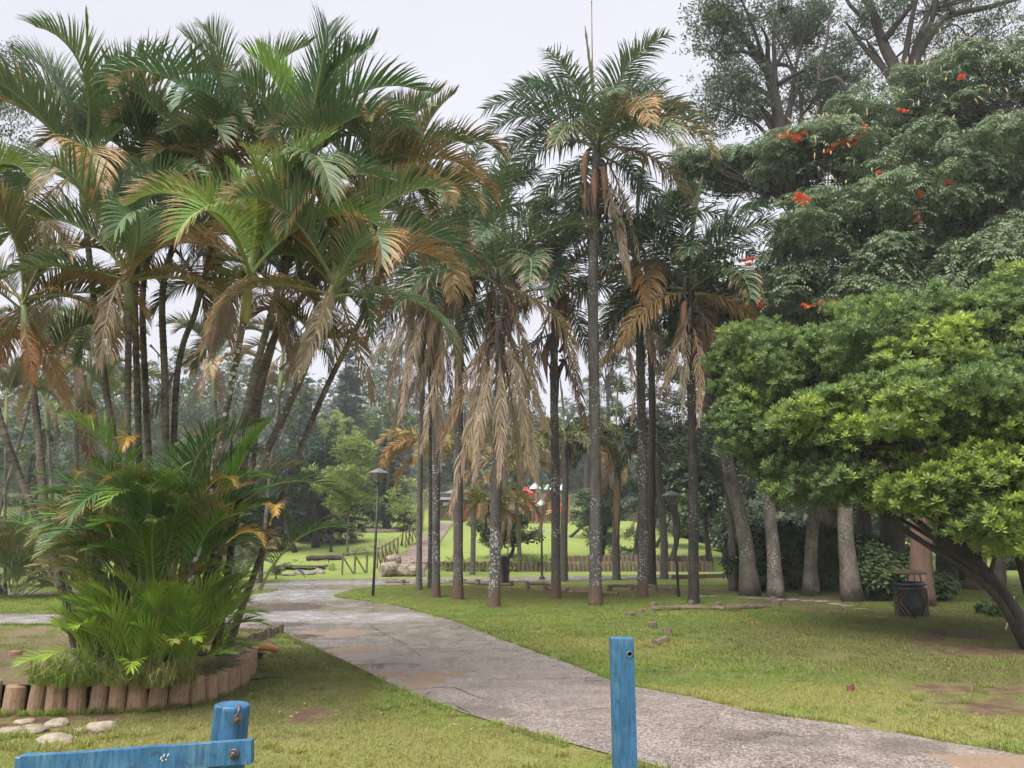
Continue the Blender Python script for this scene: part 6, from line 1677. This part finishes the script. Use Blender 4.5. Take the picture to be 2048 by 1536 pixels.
bt('broadleaf_tree', 'stout dark-trunked tree in the middle of the slope', (632, 1095), .2, 'brown_bark', [pixell(625, 960, gnd(632, 1095).y, 52, 80, 2.2)], 40, .6, 'fine', 26, .42, 'conifer_leaf', 62, 6, 6)
bt('lime_tree', 'pale lime-green tree with a thin white trunk beside the ramp fence', (694, 1112), .07, 'pale_bark', [pixell(700, 960, gnd(694, 1112).y, 50, 86, 1.5), pixell(640, 960, gnd(694, 1112).y, 20, 40, .8, .12)], 64, .42, 'spray', 40, .28, 'lime_leaf', 63, 8, 5, low=-.9, cat='tree')
bt('lime_tree', 'thin young yellow-green tree beside the ramp fence under the plume fronds', (803, 1092), .05, 'brown_bark', [pixell(812, 1000, gnd(803, 1092).y, 38, 46, 1.3)], 30, .4, 'spray', 30, .22, 'lime_leaf', 64, 6, 5, low=-.9)
bt('shrub', 'round grey-green shrub at the slope foot by the big palm clump', (497, 1112), .06, 'brown_bark', [pixell(497, 1080, gnd(497, 1112).y, 24, 28, .8)], 26, .34, 'broad', 40, .2, 'mid_leaf', 65, 4, 5, low=-.9, cat='shrub')
bt('shrub', 'spiky low shrub beside the pond stones', (552, 1158), .03, 'brown_bark', [pixell(552, 1142, gnd(552, 1158).y, 9, 10, .25)], 12, .12, 'fine', 14, .12, 'euc_leaf', 66, 5, 5, cat='shrub')
bt('shrub', 'bare twiggy shrub on the slope with upturned branches', (662, 1104), .09, 'brown_bark', [pixell(662, 1075, gnd(662, 1104).y, 18, 18, .6)], 12, .2, 'fine', 3, .12, 'euc_leaf', 67, 12, 3, cat='shrub')
mids = [(560, 790, 60, 60, 70, 'mid_leaf', 'misty round tree left of the pyramid conifer'), (780, 860, 60, 66, 60, 'mid_leaf', 'dull green tree above the ramp head'), (800, 740, 95, 70, 60, 'euc_leaf', 'tall faded tree filling the gap left of the middle palms'),
        (930, 830, 100, 80, 60, 'euc_leaf', 'faded tree behind the pale spotted palm'), (1050, 850, 95, 60, 60, 'euc_leaf', 'faint grey tree behind the centre palm'), (1170, 830, 90, 66, 70, 'euc_leaf', 'hazy tree behind the V-shaped dead fronds'),
        (1285, 760, 55, 90, 130, 'dark_leaf', 'large dark tree behind the umbrella-crowned palm'), (1425, 820, 52, 100, 140, 'dark_leaf', 'large dark tree behind the tilted lamp post'), (1480, 820, 48, 80, 110, 'dark_leaf', 'dark tree behind the leaning grey trunk'),
        (680, 860, 66, 40, 40, 'lime_leaf', 'bright top of a tree just above the pale lime tree'), (440, 860, 60, 80, 90, 'euc_leaf', 'misty tree behind the right side of the big palm clump'), (330, 900, 60, 90, 100, 'euc_leaf', 'misty tree behind the middle of the big palm clump'),
        (200, 900, 55, 90, 110, 'euc_leaf', 'misty tree behind the left of the big palm clump'), (60, 930, 50, 90, 110, 'mid_leaf', 'dull green tree behind the palms at the left edge'), (1110, 900, 110, 60, 50, 'dark_leaf', 'dark tree rising behind the playground'),
        (870, 930, 85, 50, 40, 'dark_leaf', 'dark low tree behind the hut'), (1590, 900, 60, 110, 130, 'dark_leaf', 'dark tree filling the shade behind the grey trunks'), (1760, 900, 50, 130, 150, 'dark_leaf', 'dark tree in deep shade behind the red-barked trunk'), (1960, 940, 60, 150, 130, 'dark_leaf', 'dark tree mass at the right edge behind the far path'),
        (-60, 950, 45, 90, 120, 'mid_leaf', 'green tree outside the left edge'), (470, 780, 72, 66, 100, 'euc_leaf', 'tall misty tree filling the gap right of the big clump stems'), (340, 790, 76, 70, 110, 'mid_leaf', 'tall misty green tree seen through the middle stems of the big clump'),
        (190, 800, 70, 70, 110, 'mid_leaf', 'tall misty green tree seen through the left stems of the big clump'), (1010, 770, 88, 50, 90, 'mid_leaf', 'tall distant green tree between the centre palms'), (1215, 760, 80, 50, 100, 'mid_leaf', 'tall distant green tree just right of the tallest palm'), (2140, 900, 50, 130, 160, 'dark_leaf', 'dark tree beyond the right edge')]
for i, (px, py, Y, w_, h_, lf, lab) in enumerate(mids):
    c = at(px, py, Y); b = Vector((c.x, Y, hgt(c.x, Y)))
    k = Y / FPX
    tree('broadleaf_tree', lab, b, [b, b.lerp(c, .5), c], h_ * k * .05 + .1, h_ * k * .03, 'brown_bark', [pixell(px, py, Y, w_, h_, w_ * k * .8)], 46, w_ * k * .22, 'broad' if 'euc' not in lf else 'fine', 22 if 'euc' not in lf else 14, w_ * k * (.118 if 'euc' not in lf else .15), lf, 80 + i, 6, fork=7, low=-.95)
# the far wooded hillside reads as one mass
rg = np.random.default_rng(77); lb = []
for i in range(420):
    Y = rg.uniform(112, 190); X = rg.uniform(-1, 1) * (Y * .72 + 10)
    if -.14 * Y < X < .42 * Y and Y < 140 and rg.random() < .5: continue
    h0 = hgt(X, Y); s_ = rg.uniform(2.2, 3.6); hh = rg.uniform(5, 16) * (1.35 if X < -.1 * Y else .9)
    for q in range(3): lb.append((X + rg.normal(0, 2), Y + rg.normal(0, 2), h0 + hh * (q + .6) / 3 + 1, s_ * (1.1 - .2 * q)))
me = foliage_mesh('far_wood', np.array(lb), 'broad', 20, 1.9, M['euc_leaf'], rg, .9, fill=.75); o = bpy.data.objects.new('far_wood', me); link(o)
tag(o, 'hazy wood covering the far hillside', 'wood', None, 'stuff')
for i, (px, py, Y, w_, h_, lf, lab) in enumerate([(1480, 1060, 44, 60, 50, 'dark_leaf', 'dark bush left of the hedge beyond the far path'), (1570, 1050, 46, 60, 60, 'dark_leaf', 'dark bush behind the left part of the hedge'), (1680, 1050, 44, 70, 60, 'dark_leaf', 'dark bush behind the middle of the hedge'),
        (1790, 1060, 46, 70, 60, 'dark_leaf', 'dark bush behind the right end of the hedge'), (1900, 1050, 50, 60, 50, 'dark_leaf', 'dark bush right of the red-barked trunk'), (2000, 1050, 52, 70, 60, 'dark_leaf', 'dark bush farthest right beyond the far path'), (1400, 1050, 55, 60, 40, 'mid_leaf', 'grey-green bush beyond the end of the log wall'),
        (60, 1090, 38, 90, 60, 'dark_leaf', 'dark bush at the far left beyond the side path'), (170, 1080, 40, 80, 70, 'mid_leaf', 'dull green bush seen left of the big clump stems'), (280, 1070, 42, 80, 80, 'dark_leaf', 'dark bush hidden behind the middle of the big clump'),
        (400, 1070, 44, 80, 80, 'mid_leaf', 'olive bush behind the right side of the big clump'), (2040, 1090, 40, 60, 50, 'dark_leaf', 'dark bush at the right edge behind the ivy-footed trunk'), (1960, 1080, 56, 80, 50, 'dark_leaf', 'wide dark bush beyond the reddish far trunk')]):
    c = at(px, py, Y); k = Y / FPX; b = Vector((c.x, Y, hgt(c.x, Y)))
    tree('shrub', lab, b, [b, b.lerp(c, .5), c], .08, .04, 'brown_bark', [pixell(px, py, Y, w_, h_, 1.6)], 40, .6, 'broad', 26, .36, lf, 140 + i, 4, fork=5, low=-1, cat='shrub')
# shrubs on the slope foot
bt('shrub', 'broken orange-brown cycad stump on the slope', (533, 1085), .1, 'brown_bark', [pixell(533, 1074, gnd(533, 1085).y, 7, 6, .3)], 8, .2, 'needle', 20, .4, 'pod', 90, 3, 4, cat='shrub')

# ------------------------------------------------------------------ playground and hut at the top of the lawn
YP = 70.0
def pg(px, py, Y=YP): return at(px, py, Y)
zb = hgt(1.5, YP)
t = thing('play_tower', 'playground tower with a red umbrella roof, yellow rails and wooden posts', 'play structure', (pg(1052, 1040).x, YP, zb))
for px in (1047, 1053, 1067, 1072):
    x = pg(px, 1000).x; mb = MB(); mb.box((x, YP + (.5 if px in (1053, 1067) else -.5), zb + 1.35), (.16, .16, 2.7)); mb.build('post', M['redpost'], t)
c = pg(1051, 988); mb = MB(); mb.lathe((c.x, YP, c.z + .05), [(.78, -.12), (.80, 0), (.55, .22), (.32, .34), (.25, .37), (.23, .50), (.08, .56)], 8, None); mb.build('roof', M['redplastic'], t)
for z in (1.35,):
    mb = MB(); mb.box((c.x, YP, zb + z), (1.3, 1.2, .1)); mb.build('platform', M['redpost'], t)
for (x0, y0, x1, y1, col_) in [(1045, 1003, 1072, 1003, 'yellow'), (900, 1012, 1045, 1004, 'yellow'), (1088, 1008, 1102, 1005, 'yellow'), (1088, 1024, 1103, 1021, 'yellow'), (1088, 1030, 1103, 1024, 'yellow'), (1035, 1012, 1046, 1000, 'yellow')]:
    mb = MB(); mb.tube([pg(x0, y0, YP - .6), pg(x1, y1, YP - .6)], .045, 6); mb.build('rail', M[col_], t)
for k in range(5):
    x = pg(1057 + 2.2 * k, 1000).x; mb = MB(); mb.tube([(x, YP - .62, zb + 1.4), (x, YP - .62, zb + 2.0)], .03, 5); mb.build('bar', M['redplastic'], t)
for k in range(14):
    a = pg(905 + 10 * k, 1020, YP - .3); mb = MB(); mb.box((a.x, YP - .3, zb + .8), (.12, .12, 1.3)); mb.build('post', M['redpost'], t)
mb = MB(); mb.tube(bez([pg(937, 1020), pg(933, 1034), pg(925, 1040), pg(918, 1041)], 10), .22, 8); mb.build('slide', M['redplastic'], t, True)
t = thing('play_tower', 'larger playground tower with faded green pyramid roofs right of the red one', 'play structure', (pg(1085, 1040).x, YP + 1, zb))
for (px, py, w_, hh, Y) in [(1070, 978, 17, 13, YP + 1.2), (1096, 979, 12, 10, YP + 1.6), (1126, 980, 14, 14, YP + 2)]:
    c = pg(px, py, Y); k = Y / FPX; mb = MB(); mb.lathe((c.x, Y, c.z), [(w_ * k, -.03), (w_ * k * 1.02, 0), (w_ * k * .5, hh * k * .55), (.06, hh * k)], 4, Matrix.Rotation(PI / 4, 3, 'Z')); mb.build('roof', M['greenroof'], t)
for (px) in (1058, 1076, 1090, 1103, 1118, 1124, 1137):
    c = pg(px, 1000, YP + .8); mb = MB(); mb.box((c.x, YP + .8 + R.uniform(0, .6), zb + 1.3), (.2, .2, 2.7)); mb.build('post', M['redpost'], t)
c = pg(1076, 980, YP + .9); mb = MB(); mb.box((c.x, YP + .9, c.z - .1), (.75, .08, .5), bev=.03); mb.build('panel', M['greenplastic'], t)
mb = MB(); mb.box((c.x + .05, YP + .84, c.z - .05), (.28, .03, .25)); mb.build('window', M['white'], t)
c = pg(1101, 984, YP + .8); mb = MB(); mb.box((c.x, YP + .8, c.z), (.35, .1, .5), bev=.05); mb.build('panel', M['blueplastic'], t)
c = pg(1098, 993, YP + .8); mb = MB(); mb.box((c.x, YP + .8, c.z), (.3, .1, .2), bev=.03); mb.build('panel', M['greenplastic'], t)
mb = MB(); mb.box((pg(1095, 1030).x, YP + 1, zb + 1.3), (1.6, 1.2, .1)); mb.build('platform', M['redpost'], t)
mb = MB(); mb.tube(bez([pg(1120, 1008), pg(1124, 1018), pg(1121, 1026)], 6), .22, 8); mb.build('slide', M['redplastic'], t, True)
mb = MB(); mb.tube(bez([pg(1205, 1018), pg(1215, 1025), pg(1224, 1034), pg(1226, 1044)], 8), .16, 8)
tag(mb.build('slide', M['redplastic'], None, True), 'red slide half hidden by bushes right of the play towers', 'slide')
t = thing('climbing_frame', 'yellow arched climbing frame in front of the dark hut', 'climbing frame', (pg(965, 1035).x, YP, zb))
for (x0, x1) in [(958, 966), (963, 972)]:
    mb = MB(); mb.tube(bez([pg(x0, 1040), pg(x0 + .5, 1010), pg(x0 + 3, 1004), pg(x1, 1004), pg(x1 + 1, 1012)], 12), .05, 6); mb.build('arch', M['yellow'], t, True)
YH = 76
t = thing('hut', 'dark wooden hut with a grey sloping roof behind the playground', 'hut', (at(935, 1030, YH).x, YH, hgt(-3, YH)))
zh = hgt(-3, YH); xa, xb = at(868, 1000, YH).x, at(975, 1000, YH).x
mb = MB(); mb.box(((xa + xb) / 2, YH + 2, zh + 1.2), (xb - xa, 4, 2.5)); mb.build('wall', M['hut'], t)
mb = MB(); zr = at(900, 1000, YH).z; zt_ = at(950, 982, YH).z + .3
mb.add([(xa - .4, YH - .6, zr), (xb + .4, YH - .6, zr), (xb + .4, YH + 4.6, zr), (xa - .4, YH + 4.6, zr), ((xa + xb) / 2 - 1, YH + 2, zt_), ((xa + xb) / 2 + 1, YH + 2, zt_)], [(0, 1, 5, 4), (1, 2, 5), (2, 3, 4, 5), (3, 0, 4), (3, 2, 1, 0)])
mb.build('roof', M['slate'], t)
mb = MB(); c = at(893, 1008, YH); mb.box((c.x, YH - .03, c.z), (.7, .06, .35)); mb.build('window', M['white'], t)
t = thing('board_fence', 'long dark board fence along the top of the far lawn', 'fence', (0, 73.5, hgt(0, 73.5)))
FBM = None
x = -7.5; n = 0
while x < 19 and n < 290:
    if FBM is None:
        mb = MB(); mb.box((0, 0, .5), (1, 1, 1)); FBM = mesh_np('board', np.array(mb.V), mb.F, [M['hut']])
    o = bpy.data.objects.new('board', FBM); link(o, t); o.location = Vector((x, 73.5 + R.uniform(-.02, .02), hgt(x, 73.5))) - t.location; o.scale = (.17, .03, R.uniform(.95, 1.1)); x += .19; n += 1
# pale stepping path across the far lawn
for i, (px, py) in enumerate([(1066, 1058), (1078, 1061), (1090, 1064), (1100, 1067), (1112, 1070), (1126, 1072), (1140, 1073), (1160, 1075), (1180, 1077), (1352, 1090), (1360, 1096), (1370, 1101), (1382, 1106), (1350, 1098), (1340, 1093), (1395, 1112), (1410, 1116), (1430, 1114), (1450, 1116)]):
    q = gnd(px, py); o = bpy.data.objects.new('stepping_stone', R.choice(GROCK)); link(o); o.location = q; o.scale = (.9, .5, .08); o.rotation_euler = (.06, 0, R.uniform(-.5, .5))
    tag(o, 'flat pale stepping stone set in the far lawn', 'stepping stone', 'stepping stones across the far lawn')

# ------------------------------------------------------------------ haze in the air
def haze():
    mb = MB(); mb.box((0, 95, 15), (326, 282, 34))
    o = mb.build('haze', None); m = bpy.data.materials.new('haze_air'); m.use_nodes = True; t = m.node_tree; t.nodes.clear()
    ou = t.nodes.new('ShaderNodeOutputMaterial'); v = t.nodes.new('ShaderNodeVolumePrincipled')
    v.inputs['Color'].default_value = (.97, .985, 1, 1); v.inputs['Density'].default_value = .0010; v.inputs['Anisotropy'].default_value = 0
    t.links.new(v.outputs[0], ou.inputs['Volume']); o.data.materials.append(m); o['kind'] = 'stuff'
    o['label'] = 'thin pale mist over the whole park'; o['category'] = 'haze'
haze()
